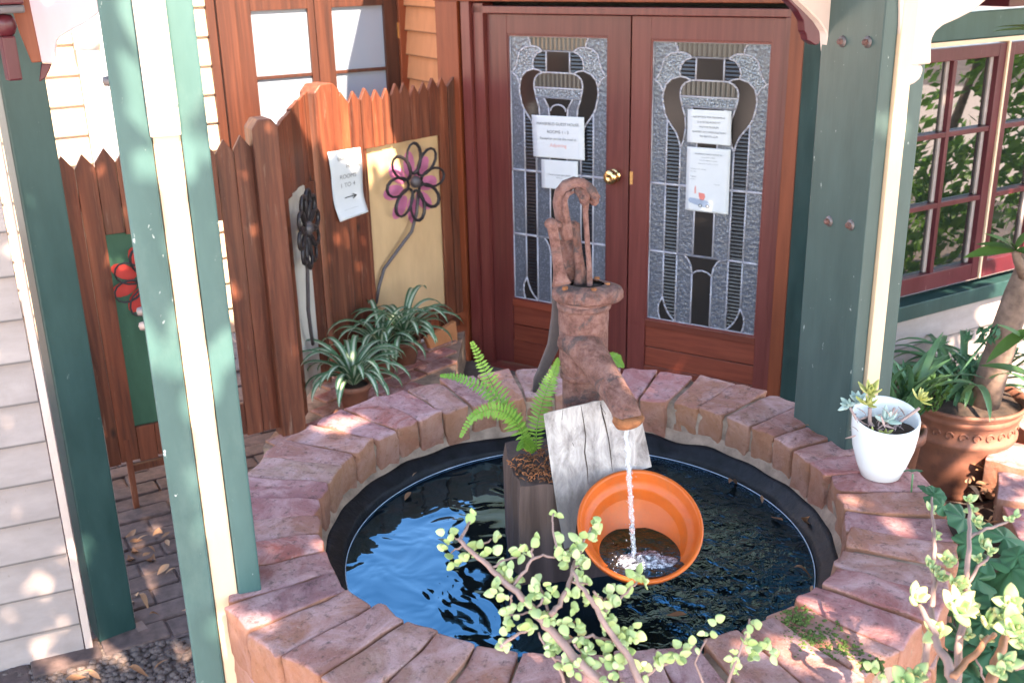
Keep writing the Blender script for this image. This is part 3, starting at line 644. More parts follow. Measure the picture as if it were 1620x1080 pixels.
iron_flower(FR, cf, .205, 8, [(*sp(656, 300), .03), (*sp(653, 335), .03), (*sp(645, 365), .03), (*sp(625, 395), .02), (*sp(605, 425), .012), (*sp(597, 455), .01), (*sp(595, 480), .0)], 'iron_flower', 'dark iron flower over pink painted petals on the cream fence panel', 'iron_dark', .05, R(92), .032)
painted(FR, FR.px(650, 297, -.016), .20, 8, R(92), 'flower_pink', -.0175, (0, 0), fpanel)
cm_ = FM.px(484, 370); cm_ = (.36, cm_[1] if .5 < cm_[1] < 1.3 else 1.0)
def smf(x, y):
    a, b = FM.px(x, y); return a, b
sM = FM.px(485, 365, .06)[0]; zM = FM.px(485, 362, .06)[1]
iron_flower(FM, (sM, zM), .175, 10, [(sM, zM - .04, .05), (sM + .01, zM - .2, .045), (sM + .0, zM - .38, .035), (sM + .03, zM - .5, .03), (sM + .08, zM - .58, .02)], 'iron_flower', 'nearly black iron flower seen edge-on between the two fence posts', 'iron_dark', .06, R(80), .035, .008, .42)
cr = FL.px(236, 443); gp = [o for o in C.objects if o.name.startswith('painted_panel') and 'green' in o.get('label', '')][0]
iron_flower(FL, cr, .15, 8, [(cr[0], cr[1] - .03, .02), (cr[0] + .02, cr[1] - .3, .02), (cr[0] + .05, .5, .0)], 'iron_flower', 'iron flower with red petals half hidden behind the green post', 'iron_dark', .02, R(15), .03, .004, .5)
painted(FL, cr, .15, 8, R(15), 'flower_red', -.0165, (-.01, .0), gp)
# ================= weatherboard wall at far left =================
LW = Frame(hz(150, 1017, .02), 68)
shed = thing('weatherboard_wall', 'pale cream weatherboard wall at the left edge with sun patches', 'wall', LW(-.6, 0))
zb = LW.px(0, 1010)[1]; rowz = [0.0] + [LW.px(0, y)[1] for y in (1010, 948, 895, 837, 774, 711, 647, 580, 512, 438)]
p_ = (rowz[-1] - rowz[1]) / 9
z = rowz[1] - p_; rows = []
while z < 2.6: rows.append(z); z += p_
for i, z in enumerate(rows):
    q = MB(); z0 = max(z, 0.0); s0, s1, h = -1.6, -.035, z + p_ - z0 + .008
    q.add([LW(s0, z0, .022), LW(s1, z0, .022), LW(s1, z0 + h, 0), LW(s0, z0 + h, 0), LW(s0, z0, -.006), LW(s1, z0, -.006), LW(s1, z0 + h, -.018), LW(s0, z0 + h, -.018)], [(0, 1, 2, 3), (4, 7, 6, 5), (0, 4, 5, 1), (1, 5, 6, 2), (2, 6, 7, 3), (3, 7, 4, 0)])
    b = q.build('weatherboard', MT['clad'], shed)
    if i < 12:
        q = MB(); q.lathe([(0, .016), (.004, .0155), (.0045, .012)], LW(-.20 + rnd(-.012, .012), z0 + .035, 0), 8, Matrix((LW.d, Vector((0, 0, 1)), LW.n)).transposed().to_4x4()); q.build('nail', MT['rust_edge'], b)
part('corner_strip', 'cream_white', shed, lambda q: q.fbox(LW, -.030, -.006, 0, 2.6, -.02, .022, .002))
# far left green post
pf = thing('veranda_post', 'dark green square post beside the left weatherboard wall', 'post', hz(185, 1012, 0))
FP = Frame(hz(160, 1022, .0), 52)
wP = .128
part('timber', 'green_dark', pf, lambda q: q.fbox(FP, 0, wP, 0, 2.9, -.10, 0, .006))
part('edge_highlight', 'cream_white', pf, lambda q: q.fbox(FP, wP + .001, wP + .004, .05, .8, -.03, -.018))  # thin pale strip drawn as the highlight on the post's edge
q = MB(); q.fbox(FP, wP - .005, wP + .03, 0, .02, -.03, .03); q.build('post_shoe', MT['bolt'], pf)
# white wall with lattice, added to give the bright area in the far gap
nb = thing('added_bright_gap_wall', 'white wall with lattice added to brighten the gap left of the downpipe', 'building', (-4.2, 8.6, 0))
FN = Frame((-4.6, 8.4), 75); part('wall', 'white', nb, lambda q: q.fbox(FN, -2, 2.4, 0, 2.9, -.3, 0))
part('added_lattice', 'clad_orange', nb, lambda q: [q.tube([FN(.35 + .12 * i, 1.0, .04), FN(.15 + .12 * i, 2.2, .04)], .018, 6) for i in range(7)])
# ================= the brick pond =================
RC = Vector((.138, 2.145, 0)); RZ, RI, RO = 1.10, .575, .791
pond = thing('brick_pond', 'round raised brick wall with black liner holding dark pond water', 'pond', (RC.x, RC.y, 0))
NB = 46
def brick_mesh(seed, L, wi, wo, h):
    rs = random.Random(seed); bm = bmesh.new(); nx = 6
    bmesh.ops.create_cube(bm, size=1); bmesh.ops.subdivide_edges(bm, edges=bm.edges[:], cuts=3, use_grid_fill=True)
    for v in bm.verts:
        x, y, z_ = v.co; u = x + .5; v.co = Vector((x * L, y * (wi * (1 - u) + wo * u), z_ * h))
    bmesh.ops.bevel(bm, geom=[e for e in bm.edges if e.calc_face_angle(0) > .5], offset=.0055, segments=2, profile=.6, affect='EDGES')
    o = Vector((seed * 3.1, seed * 1.7, 0))
    for v in bm.verts:
        v.co += Vector((noise.noise(v.co * 24 + o), noise.noise(v.co * 24 + o + Vector((9, 0, 0))), noise.noise(v.co * 22 + o + Vector((0, 9, 0))))) * .0075
    me = bpy.data.meshes.new('brick'); bm.to_mesh(me); bm.free(); me.materials.append(MT['brick'])
    me.polygons.foreach_set('use_smooth', [True] * len(me.polygons)); return me
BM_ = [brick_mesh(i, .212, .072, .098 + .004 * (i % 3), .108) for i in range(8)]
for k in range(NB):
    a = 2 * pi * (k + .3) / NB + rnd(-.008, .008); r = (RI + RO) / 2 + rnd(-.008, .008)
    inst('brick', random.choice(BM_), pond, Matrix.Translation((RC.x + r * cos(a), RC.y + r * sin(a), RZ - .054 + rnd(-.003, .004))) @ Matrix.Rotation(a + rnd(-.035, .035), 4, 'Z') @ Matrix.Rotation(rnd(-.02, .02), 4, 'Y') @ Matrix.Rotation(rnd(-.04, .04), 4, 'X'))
def ringbody(q):
    prof = [(.587, .985), (.586, 1.078), (.598, 1.090), (.69, 1.0925), (.768, 1.090), (.781, 1.072), (.779, 0), (.587, 0)]; seg = 184
    vs = []; fs = []
    for k in range(seg):
        a = 2 * pi * k / seg
        for r, z in prof:
            dz = .004 * noise.noise(Vector((r * cos(a) * 14, r * sin(a) * 14, 0))) if z > 1 else 0
            vs.append((RC.x + r * cos(a), RC.y + r * sin(a), z + dz))
    n = len(prof)
    for k in range(seg):
        for i in range(n): a = k * n + i; b = ((k + 1) % seg) * n + i; i2 = (i + 1) % n; fs.append((a, b, ((k + 1) % seg) * n + i2, k * n + i2))
    q.add(vs, fs, smooth=True)
part('mortar', 'mortar', pond, ringbody)
# outer courses of stretchers down to the paving
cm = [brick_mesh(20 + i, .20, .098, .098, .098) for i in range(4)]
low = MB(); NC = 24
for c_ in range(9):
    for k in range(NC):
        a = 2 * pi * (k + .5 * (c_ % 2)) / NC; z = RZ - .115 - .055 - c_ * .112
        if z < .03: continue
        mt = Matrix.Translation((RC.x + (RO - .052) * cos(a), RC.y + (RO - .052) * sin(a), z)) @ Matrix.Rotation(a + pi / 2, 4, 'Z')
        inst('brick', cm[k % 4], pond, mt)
# sandy mortar fillet under the inner faces, black liner with a rolled lip
q = MB(); q.lathe([(.60, 1.03), (.582, 1.022), (.572, 1.006), (.566, .995), (.575, .98), (.60, .98)], RC, 160, wob=.012); q.build('mortar_fillet', MT['mortar'], pond)
q = MB(); q.lathe([(.578, .998), (.567, 1.001), (.556, .996), (.545, .985), (.534, .980), (.528, .972), (.524, .955), (.518, .80), (.51, .55), (0, .55)], RC, 160, wob=.012); ln = q.build('pond_liner', MT['liner'], pond)
q = MB(); q.tube([(RC.x + .5235 * cos(t * pi / 60), RC.y + .5235 * sin(t * pi / 60), .9625) for t in list(range(121))], .0012, 5, cap=False); q.build('meniscus_glint', MT['glint_line'], ln)  # pale ring drawn as the bright reflection where water meets the liner
WZ = .96
q = MB(); vs = [(RC.x, RC.y, WZ)]; fs = []; RR, SG = 60, 140
for i in range(1, RR + 1):
    for k in range(SG):
        r = .5235 * i / RR; a = 2 * pi * k / SG; x, y = RC.x + r * cos(a), RC.y + r * sin(a)
        d = math.hypot(x - .30, y - 1.85); z = .0011 * sin(d * 75) * math.exp(-d * 5.5) + .0012 * noise.noise(Vector((x * 7, y * 11, 0)))
        vs.append((x, y, WZ + z * min(1, (RR - i) / 6)))
for k in range(SG): fs.append((0, 1 + k, 1 + (k + 1) % SG))
for i in range(RR - 1):
    for k in range(SG): a = 1 + i * SG + k; b = 1 + i * SG + (k + 1) % SG; fs.append((a, a + SG, b + SG, b))
q.add(vs, fs, smooth=True); q.build('water', MT['water'], None, kind='structure')
# moss on the front right bricks
q = MB()
for i in range(900):
    b = random.choice([((1262, 975), 14), ((1290, 1005), 22), ((1330, 1030), 20), ((1240, 1000), 10), ((1380, 1052), 10), ((1265, 1012), 16)]); px, py = b[0][0] + random.gauss(0, b[1]), b[0][1] + random.gauss(0, b[1] * .55)
    p = hz(px, py, RZ); rr = math.hypot(p.x - RC.x, p.y - RC.y)
    if rr < RI + .004: continue
    s = rnd(.0015, .004); q.lathe([(s, 0), (s * .8, s * .6), (0, s)], (p.x, p.y, RZ - .003 + rnd(-.001, .002)), 5)
q.build('moss', MT['moss'], None, kind='stuff')

# ================= posts on the pond's edge =================
def sandwich(F, ss, d, zb, mats, root, top=2.9):
    for (s0, s1), z0, m, (n0, n1) in zip(ss, zb, mats, d):
        part('cream_strip' if m == 'cream' else 'timber', m, root, lambda q: q.fbox(F, s0, s1, z0, top, n0, n1, .004))
LPp = Vector((-.527, 1.782, 0)); FLP = Frame(LPp, 70)
def azs(F, az):   # where the sight line of an azimuth crosses the frame
    a = R(az); d = Vector((sin(a), cos(a), 0)); t = F.n.dot(F.o) / F.n.dot(d); return (d * t - F.o).dot(F.d)
e = [azs(FLP, a) for a in (-19.78, -18.12, -16.72, -15.38)]
lp = thing('veranda_post', 'pale green post with cream centre strip rising from the left of the pond', 'post', FLP(e[1], 0))
sandwich(FLP, [(e[0], e[1] - .001), (e[1], e[2] - .001), (e[2], e[3])], [(-.12, 0), (-.11, -.006), (-.12, -.002)], [0, 0, RZ - .012], ['teal', 'cream', 'teal'], lp)
# cream bracket seen end-on, running towards the camera from the cream strip
zt = FLP.px(262, 215)[1]
def endbracket(q):
    G = Frame(FLP(e[1] - .001, 0, 0), -20); G.n = FLP.d.copy()      # s runs away from the camera
    prof = [(.0, zt), (-.006, zt - .001), (-.012, zt + .02), (-.012, zt + .045), (-.018, zt + .05), (-.018, 2.9), (0, 2.9)]
    q.prism(G, prof, -.002, e[2] - e[1] + .001, .002)
part('bracket', 'cream_white', lp, endbracket, 'cream bracket end at the top of the strip')
for x, y in ((219, 497), (225, 520), (176, 130)):
    s, z = FLP.px(x, y); q = MB(); q.lathe([(0, .012), (.007, .010), (.009, 0)], FLP(e[0] + .002, z, -.015), 8, Matrix((FLP.n, Vector((0, 0, 1)), -FLP.d)).transposed().to_4x4()); q.build('bolt', MT['bolt'], lp)
# right post
FRP = Frame((.795, 2.341), 70); g_ = [0] + [azs(FRP, a) for a in (19.42, 20.08, 20.85)]
rp = thing('veranda_post', 'big dark green post with four bolts standing on the right of the pond', 'post', (.80, 2.4, 0))
part('timber', 'green', rp, lambda q: q.fbox(FRP, 0, g_[1] - .001, RZ - .01, 2.9, -.215, 0, .005))
part('cream_strip', 'cream', rp, lambda q: q.fbox(FRP, g_[1], g_[2] - .001, 0, 2.9, -.18, .010, .003))
part('timber', 'green', rp, lambda q: q.fbox(FRP, g_[2] + .004, g_[3], 0, 2.9, -.17, -.002, .004))
FSD = Frame((.795, 2.341), 160)
def sd(x, y):
    n = -FRP.d; d = ray(x, y); o = FRP.o; t = n.dot(o - CAM) / n.dot(d); return CAM + d * t
for x, y in ((1333, 66), (1373, 67), (1312, 350), (1346, 356)):
    p = sd(x, y); mt = Matrix((FRP.n, Vector((0, 0, 1)), -FRP.d)).transposed().to_4x4(); q = MB(); q.lathe([(0, .004), (.0125, .003), (.013, .0)], p, 14, mt, wob=.1); b = q.build('bolt', MT['bolt'], rp)
    q = MB(); q.lathe([(0, .012), (.0065, .0115), (.0075, .004)], p, 6, mt); q.build('nut', MT['rust'], b)
# scalloped brackets: right one in the plane of the strip, left ones behind
def pxpoly(F, P, n=0): return [F.px(x, y, n) for x, y in P]
brR = [(1421, 134), (1424, 100), (1424, -30), (1590, -30), (1560, 0), (1540, 17), (1515, 30), (1492, 40), (1480, 50), (1474, 62), (1473, 78), (1473, 101), (1452, 103), (1459, 104), (1460, 112), (1456, 124), (1447, 132), (1436, 136)]
part('bracket', 'cream_white', rp, lambda q: q.prism(FRP, pxpoly(FRP, brR, .006), -.03, .008, .003), 'large scalloped cream bracket right of the post')
FQ = Frame(FRP(0, 0, -.19), 70)
brL = [(1330, -30), (1330, 90), (1318, 90), (1310, 84), (1309, 70), (1308, 52), (1298, 36), (1283, 20), (1265, 3), (1240, -30)]
part('bracket', 'cream_white', rp, lambda q: q.prism(FQ, pxpoly(FQ, brL), -.03, .0, .003), 'cream bracket left of the post')
FQ2 = Frame((1.05, 3.9), 70)
brB = [(1300, -30), (1300, 60), (1296, 70), (1290, 72), (1277, 64), (1275, 54), (1272, 50), (1271, 34), (1262, 18), (1248, 3), (1225, -30)]
part('bracket', 'burgundy', house, lambda q: q.prism(FQ2, pxpoly(FQ2, brB), -.04, .0, .003), 'burgundy bracket left of the green post')
# left side, bracket and turned drop on the far left post
FB1 = Frame(FP(wP, 0, 0), 72)
brF = [(45, -30), (44, 0), (50, 24), (58, 60), (66, 99), (88, 101), (89, 94), (88, 80), (90, 66), (96, 58), (115, 47), (137, 36), (155, 22), (164, 8), (170, -30)]
part('bracket', 'pink_white', pf, lambda q: q.prism(FB1, pxpoly(FB1, brF), -.03, .01, .003), 'pale pink scalloped bracket')
part('bracket_foot', 'burgundy', pf, lambda q: q.prism(FB1, pxpoly(FB1, [(66, 101), (82, 102), (78, 112), (73, 122), (62, 130)]), -.03, .008, .002))
FB2 = Frame(FP(0, 0, .18), 66)
part('brace', 'warm_lit_wood', pf, lambda q: q.prism(FB2, pxpoly(FB2, [(10, -30), (40, -30), (52, 30), (66, 98), (50, 99), (30, 50), (14, 0)]), -.02, .01, .002), 'brown timber brace')
drop = thing('turned_drop', 'burgundy turned wooden drop at the top left corner', 'ornament', FB2(FB2.px(6, 30)[0], FB2.px(6, 30)[1], .1))
a_ = FB2.px(8, 45, .08)
q = MB(); c0 = FB2(a_[0], 0, .08); zz = lambda y: FB2.px(8, y, .08)[1]
q.lathe([(0, zz(22)), (.020, zz(24)), (.028, zz(32)), (.029, zz(44)), (.022, zz(54)), (.016, zz(57)), (0, zz(58))], c0, 20); q.build('turned_collar', MT['burgundy'], drop)
q = MB(); q.fbox(Frame(c0, 50), -.018, .018, zz(128), zz(57), -.018, .018, .005); q.build('square_shaft', MT['burgundy'], drop)
q = MB(); q.fbox(Frame(c0, 60), -.2, .05, zz(21), zz(8), -.05, .05, .005); q.build('bearer', MT['iron_grey'], drop)
q = MB(); q.fbox(Frame(c0, 60), -.2, .05, zz(7), zz(-20), -.05, .05, .005); q.build('bearer', MT['burgundy'], drop)

q = MB(); A_1, B_1 = FLP((e[0] + e[3]) / 2, 0, -.06), FRP(g_[1] / 2, 0, -.1); G = Frame(A_1, math.degrees(math.atan2((B_1 - A_1).x, (B_1 - A_1).y))); q.fbox(G, -.2, (B_1 - A_1).length + .2, 2.902, 3.05, -.05, .05, .006); q.build('veranda_beam', MT['teal'], house)
q = MB(); B_1 = FP(wP / 2, 0, -.05); G = Frame(A_1, math.degrees(math.atan2((B_1 - A_1).x, (B_1 - A_1).y))); q.fbox(G, .06, (B_1 - A_1).length + .1, 2.902, 3.04, -.045, .045, .006); q.build('veranda_beam', MT['teal'], house)
# ================= stump, board, pump, pot =================
stump = thing('timber_stump', 'dark wet timber stump standing in the water under the pump', 'stump', (.09, 2.12, WZ))
def st(q):
    vs = []; fs = []; seg, rows = 56, 16
    for i in range(rows + 1):
        z = .55 + (1.195 - .55) * i / rows
        for k in range(seg):
            a = 2 * pi * k / seg; sq = 1 / max(abs(cos(a)), abs(sin(a))) ** .8; r = .118 * sq * (1 + .05 * noise.noise(Vector((cos(a) * 5, sin(a) * 5, z * 1.2))) + .03 * noise.noise(Vector((cos(a) * 16, sin(a) * 16, z * 2))) + .02 * noise.noise(Vector((cos(a) * 5, sin(a) * 5, z * 25))))
            if i == rows: r *= .97
            vs.append((.102 + r * cos(a + .15), 2.135 + r * sin(a + .15), z))
    for i in range(rows):
        for k in range(seg): a = i * seg + k; b = i * seg + (k + 1) % seg; fs.append((a, b, b + seg, a + seg))
    q.add(vs, fs, smooth=False); k0 = rows * seg; q.add([vs[k0 + k] for k in range(seg)] + [(.102, 2.135, 1.185)], [(k, (k + 1) % seg, seg) for k in range(seg)])
part('log', 'old_stump', stump, st)
q = MB()                                         # bark litter and roots on top
for i in range(420):
    a = rnd(0, 2 * pi); r = .098 * math.sqrt(rnd(0, 1)); p = Vector((.085 + r * cos(a), 2.10 + r * .9 * sin(a), 1.192 + rnd(0, .014))); d = Vector((rnd(-1, 1), rnd(-1, 1), rnd(-.25, .3))).normalized() * rnd(.006, .016); q.tube([p, p + d * .5 + Vector((0, 0, .003)), p + d], rnd(.0007, .0016), 4)
q.build('bark_litter', MT['rust_edge'], stump, kind='stuff')
# leaning weathered board
bt0, bt1 = Vector((0, 1.955, 1.06)), Vector((0, 2.065, 1.34)); 
def bd(px, py):
    n = Vector((0, -(bt1 - bt0).z, (bt1 - bt0).y)).normalized(); d = ray(px, py); t = n.dot(bt0 - CAM) / n.dot(d); return CAM + d * t
def board(q):
    n = Vector((0, -(bt1 - bt0).z, (bt1 - bt0).y)).normalized(); 
    top = [(860, 655), (872, 651), (890, 647), (905, 643), (925, 639), (938, 635), (950, 634), (962, 631), (972, 630)]
    P = top + [(976, 640), (984, 652), (1004, 655), (1014, 657), (1020, 685), (1029, 728), (1031, 738), (985, 752), (930, 790), (912, 830), (908, 862), (893, 868), (884, 820), (873, 750), (865, 690)]
    p = [bd(*c) for c in P]; k = len(p); off = -n * .020
    q.add(p + [v + off for v in p], [list(range(k)), list(range(k, 2 * k))[::-1]] + [(i, i + k, (i + 1) % k + k, (i + 1) % k) for i in range(k)])
bo = MB(); board(bo); bdo = bo.build('weathered_board', MT['grey_wood'], None, 'weathered grey board leaning on the stump behind the orange pot', 'board')
n_ = Vector((0, -(bt1 - bt0).z, (bt1 - bt0).y)).normalized()
for P in ([(918, 641), (922, 665), (926, 690), (926, 715), (929, 740), (931, 765)], [(951, 635), (953, 652), (958, 668), (962, 695), (965, 715), (969, 745)], [(950, 640), (958, 655)], [(890, 648), (889, 664)], [(905, 700), (908, 706)]):
    q = MB(); q.tube([bd(x + rnd(-1.2, 1.2), y) + n_ * .0002 for x, y in P], [.0006] + [rnd(.0012, .0022) for _ in P[1:-1]] + [.0005], 5, flat=.6); q.build('crack', MT['soil'], bdo)
# --- cast iron pitcher pump
PY = 2.17
pump = thing('hand_pump', 'rusty cast iron hand pump with curved spout in the middle of the pond', 'pump', (.15, PY, 1.19))
P = lambda x, y, yy=PY: hy(x, y, yy)
cx = P(923, 560).x; zc = lambda y: P(923, y)[2]
q = MB(); q.lathe([(0, 1.19), (.075, 1.19), (.078, 1.20), (.072, 1.205), (.050, 1.21), (.046, 1.22), (.045, zc(600)), (.048, zc(597)), (.049, zc(585)), (.052, zc(578)), (.052, zc(560)), (.0525, zc(520)), (.054, zc(500)), (.0535, zc(480)), (.056, zc(474)), (.052, zc(470)), (0, zc(470))], (cx, PY, 0), 40, wob=.03)
body = q.build('pump_body', MT['rust'], pump)
for zz_, rr_ in ((zc(590), .051), (zc(481), .057)):
    q = MB(); q.lathe([(.04, -.006), (rr_, -.006), (rr_ + .001, 0), (rr_, .006), (.04, .006)], (cx, PY, zz_), 40, wob=.03); q.build('flange_ring', MT['rust'], pump)
for a in (-2.5, -1.2, -.2, .9):
    q = MB(); q.lathe([(0, .008), (.006, .007), (.007, 0)], (cx + .050 * cos(a), PY + .046 * sin(a), zc(456) + .006), 6); q.build('bolt', MT['rust_edge'], pump)
# egg shaped cap with lip towards the spout
def cap(q):
    vs = []; fs = []; seg = 48; prof = [(0.5, .012), (.8, .008), (.95, .004), (1.0, -.004), (1.0, -.016), (.93, -.022), (.8, -.024), (.5, -.024)]
    zc0 = zc(456)
    for k in range(seg):
        a = 2 * pi * k / seg; rx = .063; e_ = 1 + .30 * max(0, cos(a + .35)) ** 2 + .12 * max(0, -cos(a + .2)) ** 3
        for r, z in prof: vs.append((cx + .003 + rx * e_ * r * cos(a), PY - .004 + .060 * r * sin(a) * (1 + .1 * cos(a)), zc0 + z))
    n = len(prof)
    for k in range(seg):
        for i in range(n - 1): a = k * n + i; b = ((k + 1) % seg) * n + i; fs.append((a, b, b + 1, a + 1))
    q.add(vs, fs, smooth=True)
part('pump_cap', 'rust', pump, cap)
q = MB(); q.lathe([(0, zc(456) + .006), (.034, zc(456) + .006), (.034, zc(456) - .01)], (cx + .006, PY, 0), 20); q.build('cap_opening', MT['soil'], pump)
# spout
sp_ = [(905, 530, PY - .0), (925, 548, PY - .035), (943, 572, PY - .07), (960, 600, PY - .11), (976, 625, PY - .145), (988, 645, PY - .175), (994, 664, PY - .19)]
q = MB(); q.tube([P(*c) for c in sp_], [.040, .038, .034, .031, .029, .029, .0285], 20, flat=.95); q.build('spout', MT['rust'], pump)
q = MB(); e0, e1 = P(*sp_[-1]), P(*sp_[-1]) + Vector((.002, 0, -.008)); q.tube([e0 + Vector((0, 0, .010)), e0, e1], [.0300, .0325, .0285], 26); q.build('spout_lip', MT['rust_edge'], pump)
# yoke cheeks, pivot, handle
def flatbar(q, pts, ws, th, nrm):
    """bar of rounded section following pts; ws half widths across the view, th half thickness"""
    k = 12; vs = []; fs = []; n = len(pts)
    for i, p in enumerate(pts):
        t = (pts[min(i + 1, n - 1)] - pts[max(i - 1, 0)]).normalized(); s_ = t.cross(nrm).normalized(); m_ = s_.cross(t)
        for j in range(k):
            a = 2 * pi * j / k; ca, sa = cos(a), sin(a); f = lambda c: math.copysign(abs(c) ** .65, c)
            vs.append(p + s_ * ws[i] * f(ca) + m_ * th * f(sa))
    for i in range(n - 1):
        for j in range(k): a = i * k + j; b = i * k + (j + 1) % k; fs.append((a, b, b + k, a + k))
    fs += [list(range(k)), [(n - 1) * k + j for j in range(k)]]; q.add(vs, fs, smooth=True)
NV = Vector((.15, -.93, .33)).normalized()
for (xb, xt, yb, yt, yy, w0) in ((888, 872, 450, 346, PY - .040, .0120), (921, 908, 448, 350, PY + .012, .0112)):
    q = MB(); A0, A1 = P(xb, yb, yy), P(xt, yt, yy); pts = [A0.lerp(A1, t) for t in (0, .08, .2, .45, .7, .88, .96, 1.0)]
    flatbar(q, pts, [w0 * 1.75, w0 * 1.35, w0 * 1.02, w0 * .85, w0 * .85, w0 * .95, w0 * .85, w0 * .4], .0085, NV); q.build('yoke', MT['rust'], pump)
q = MB(); A0, A1 = P(903, 448, PY + .03), P(897, 372, PY + .03); flatbar(q, [A0, A0.lerp(A1, .5), A1], [.026, .022, .019], .006, NV); q.build('yoke', MT['rust'], pump)
q = MB(); q.tube([P(868, 355, PY - .052), P(914, 357, PY + .02)], .0070, 10); q.tube([P(869, 354, PY - .056), P(872, 354, PY - .040)], .0105, 12); q.build('pivot_pin', MT['rust'], pump)
arch_ = [(898, 378), (894, 362), (889, 340), (886, 320), (888, 305), (896, 294), (908, 289), (920, 291), (930, 297), (937, 306), (940, 315)]
q = MB(); ap = [P(x, y, PY - .012) for x, y in arch_]; flatbar(q, ap, [.011, .014, .0150, .0150, .0145, .0135, .0125, .0115, .0105, .009, .006], .015, NV); q.build('handle_arch', MT['rust'], pump)
q = MB(); flatbar(q, [P(x, y, PY - .030) for x, y in ((897, 355), (893, 335), (893, 318), (899, 307), (908, 303))], [.003, .0045, .005, .0045, .003], .003, NV); q.build('casting_rib', MT['rust'], pump)
for dx, dy in ((-8, -.022), (7, .012)):
    q = MB(); flatbar(q, [P(920 + dx, 296, PY + dy), P(928 + dx, 303, PY + dy), P(933 + dx, 313, PY + dy), P(933 + dx, 321, PY + dy), P(933 + dx, 325, PY + dy)], [.011, .0125, .0125, .010, .004], .0055, NV); q.build('fork_cheek', MT['rust'], pump)
q = MB(); q.tube([P(920, 312, PY - .036), P(947, 311, PY + .03)], .0045, 8); q.build('pivot_pin', MT['rust'], pump)
q = MB(); q.tube([P(927, 310), P(927, 320), P(926, 335), P(929, 380), P(932, 420), P(933, 452), P(933, 460)], [.0105, .008, .0066, .0062, .0064, .0075, .007], 10, flat=.8); q.build('pump_rod', MT['rust'], pump)
lev = [(892, 365, PY + .02), (886, 400, PY + .055), (884, 450, PY + .085), (881, 500, PY + .105), (876, 545, PY + .125), (863, 575, PY + .14), (851, 600, PY + .155), (845, 618, PY + .16)]
q = MB(); flatbar(q, [P(*c) for c in lev], [.010, .011, .012, .013, .015, .013, .011, .005], .008, NV); q.build('lever', MT['iron_grey'], pump)
# --- tilted orange pot
pc = hy(1013, 829, 1.90); tilt = Matrix.Rotation(R(33), 4, 'X') @ Matrix.Rotation(R(2), 4, 'Y')
pot = thing('orange_plant_pot', 'orange pot tilted under the spout catching the falling water', 'plant pot', pc)
q = MB(); q.lathe([(.0, -.118), (.050, -.118), (.056, -.114), (.098, -.036), (.101, -.030), (.119, -.028), (.1265, -.004), (.1265, .0), (.1215, .002), (.1175, -.001), (.1155, -.024), (.107, -.029), (.100, -.036), (.055, -.106), (0, -.108)], pc, 72, tilt); q.build('pot_shell', MT['orange_pot'], pot)
wz = pc.z - .064
q = MB()                                         # water inside, cut to the tilted shell
vs = []; seg = 64; ti = tilt.inverted()
for k in range(seg):
    a = 2 * pi * k / seg; dirv = Vector((cos(a), sin(a), 0)); r = .01
    base = Vector((pc.x, pc.y - .005, wz))
    while r < .2:
        l = ti @ (base + dirv * r - pc); rad = math.hypot(l.x, l.y); lim = .1135 if l.z > -.030 else .055 + (.102 - .055) * (l.z + .106) / .074
        if rad > lim or l.z > -.001 or l.z < -.106: break
        r += .0015
    vs.append(base + dirv * r)
vr = []; 
for i in range(1, 15):
    for k in range(seg):
        p = base.lerp(vs[k], i / 14); d = (Vector((p.x, p.y, 0)) - Vector((.235, 1.875, 0))).length; vr.append(p + Vector((0, 0, (.006 * math.exp(-d * 25) * noise.noise(p * 60) * 2 + .002 * sin(d * 160) * math.exp(-d * 14)) * (1 if i < 14 else 0))))
q.add([base] + vr, [(0, 1 + k, 1 + (k + 1) % seg) for k in range(seg)] + [(1 + i * seg + k, 1 + (i + 1) * seg + k, 1 + (i + 1) * seg + (k + 1) % seg, 1 + i * seg + (k + 1) % seg) for i in range(13) for k in range(seg)], smooth=True)
q.build('water', MT['water_pot'], None, kind='structure')
q = MB()                                         # heaped froth where the stream lands
vs = [(.250, 1.868, wz + .004)]; fs = []
for i in range(1, 17):
    for k in range(40):
        a = 2 * pi * k / 40; ex = 1 + .5 * noise.noise(Vector((cos(a) * 1.5, sin(a) * 1.5, 4))); r = .048 * i / 16 * ex; x, y = .252 + r * cos(a) * 1.15, 1.868 + r * sin(a) * .8
        h = (1 - i / 16) * .010 * (1 + .9 * noise.noise(Vector((x * 110, y * 110, 1)))) + .005 * noise.noise(Vector((x * 260, y * 260, 2))) * (1 - i / 16) - (.002 if i == 16 else 0); vs.append((x, y, wz + h + .0005))
for k in range(40): fs.append((0, 1 + k, 1 + (k + 1) % 40))
for i in range(15):
    for k in range(40): a = 1 + i * 40 + k; b = 1 + i * 40 + (k + 1) % 40; fs.append((a, b, b + 40, a + 40))
q.add(vs, fs, smooth=True); q.build('froth', MT['froth'], None, kind='stuff')
q = MB()                                         # splash bubbles where the stream lands
for i in range(240):
    d = abs(random.gauss(0, 1)); ax = rnd(0, 2 * pi); p = Vector((.236 + .030 * d * cos(ax) + .014, 1.868 + .022 * d * sin(ax), wz + .001)); s = rnd(.0008, .0024) * (1.25 - min(1, d / 3)); q.lathe([(s, 0), (s * .8, s * .7), (0, s)], p, 6)
q.build('water_bubbles', MT['foam'], None, kind='stuff')
stream = MB(); s0 = P(990, 672, PY - .19); s1 = Vector((.2345, 1.872, wz)); pts = []; rr = []
for i in range(60):
    t = i / 59; p = s0.lerp(s1, t); p.z = s0.z + (s1.z - s0.z) * t; p += Vector((noise.noise(Vector((t * 16, 0, 0))) * .0035, 0, 0)); pts.append(p); rr.append((.0052 - .0008 * t) * (1 + .6 * noise.noise(Vector((t * 24, 5, 0)))))
stream.tube(pts, rr, 12)
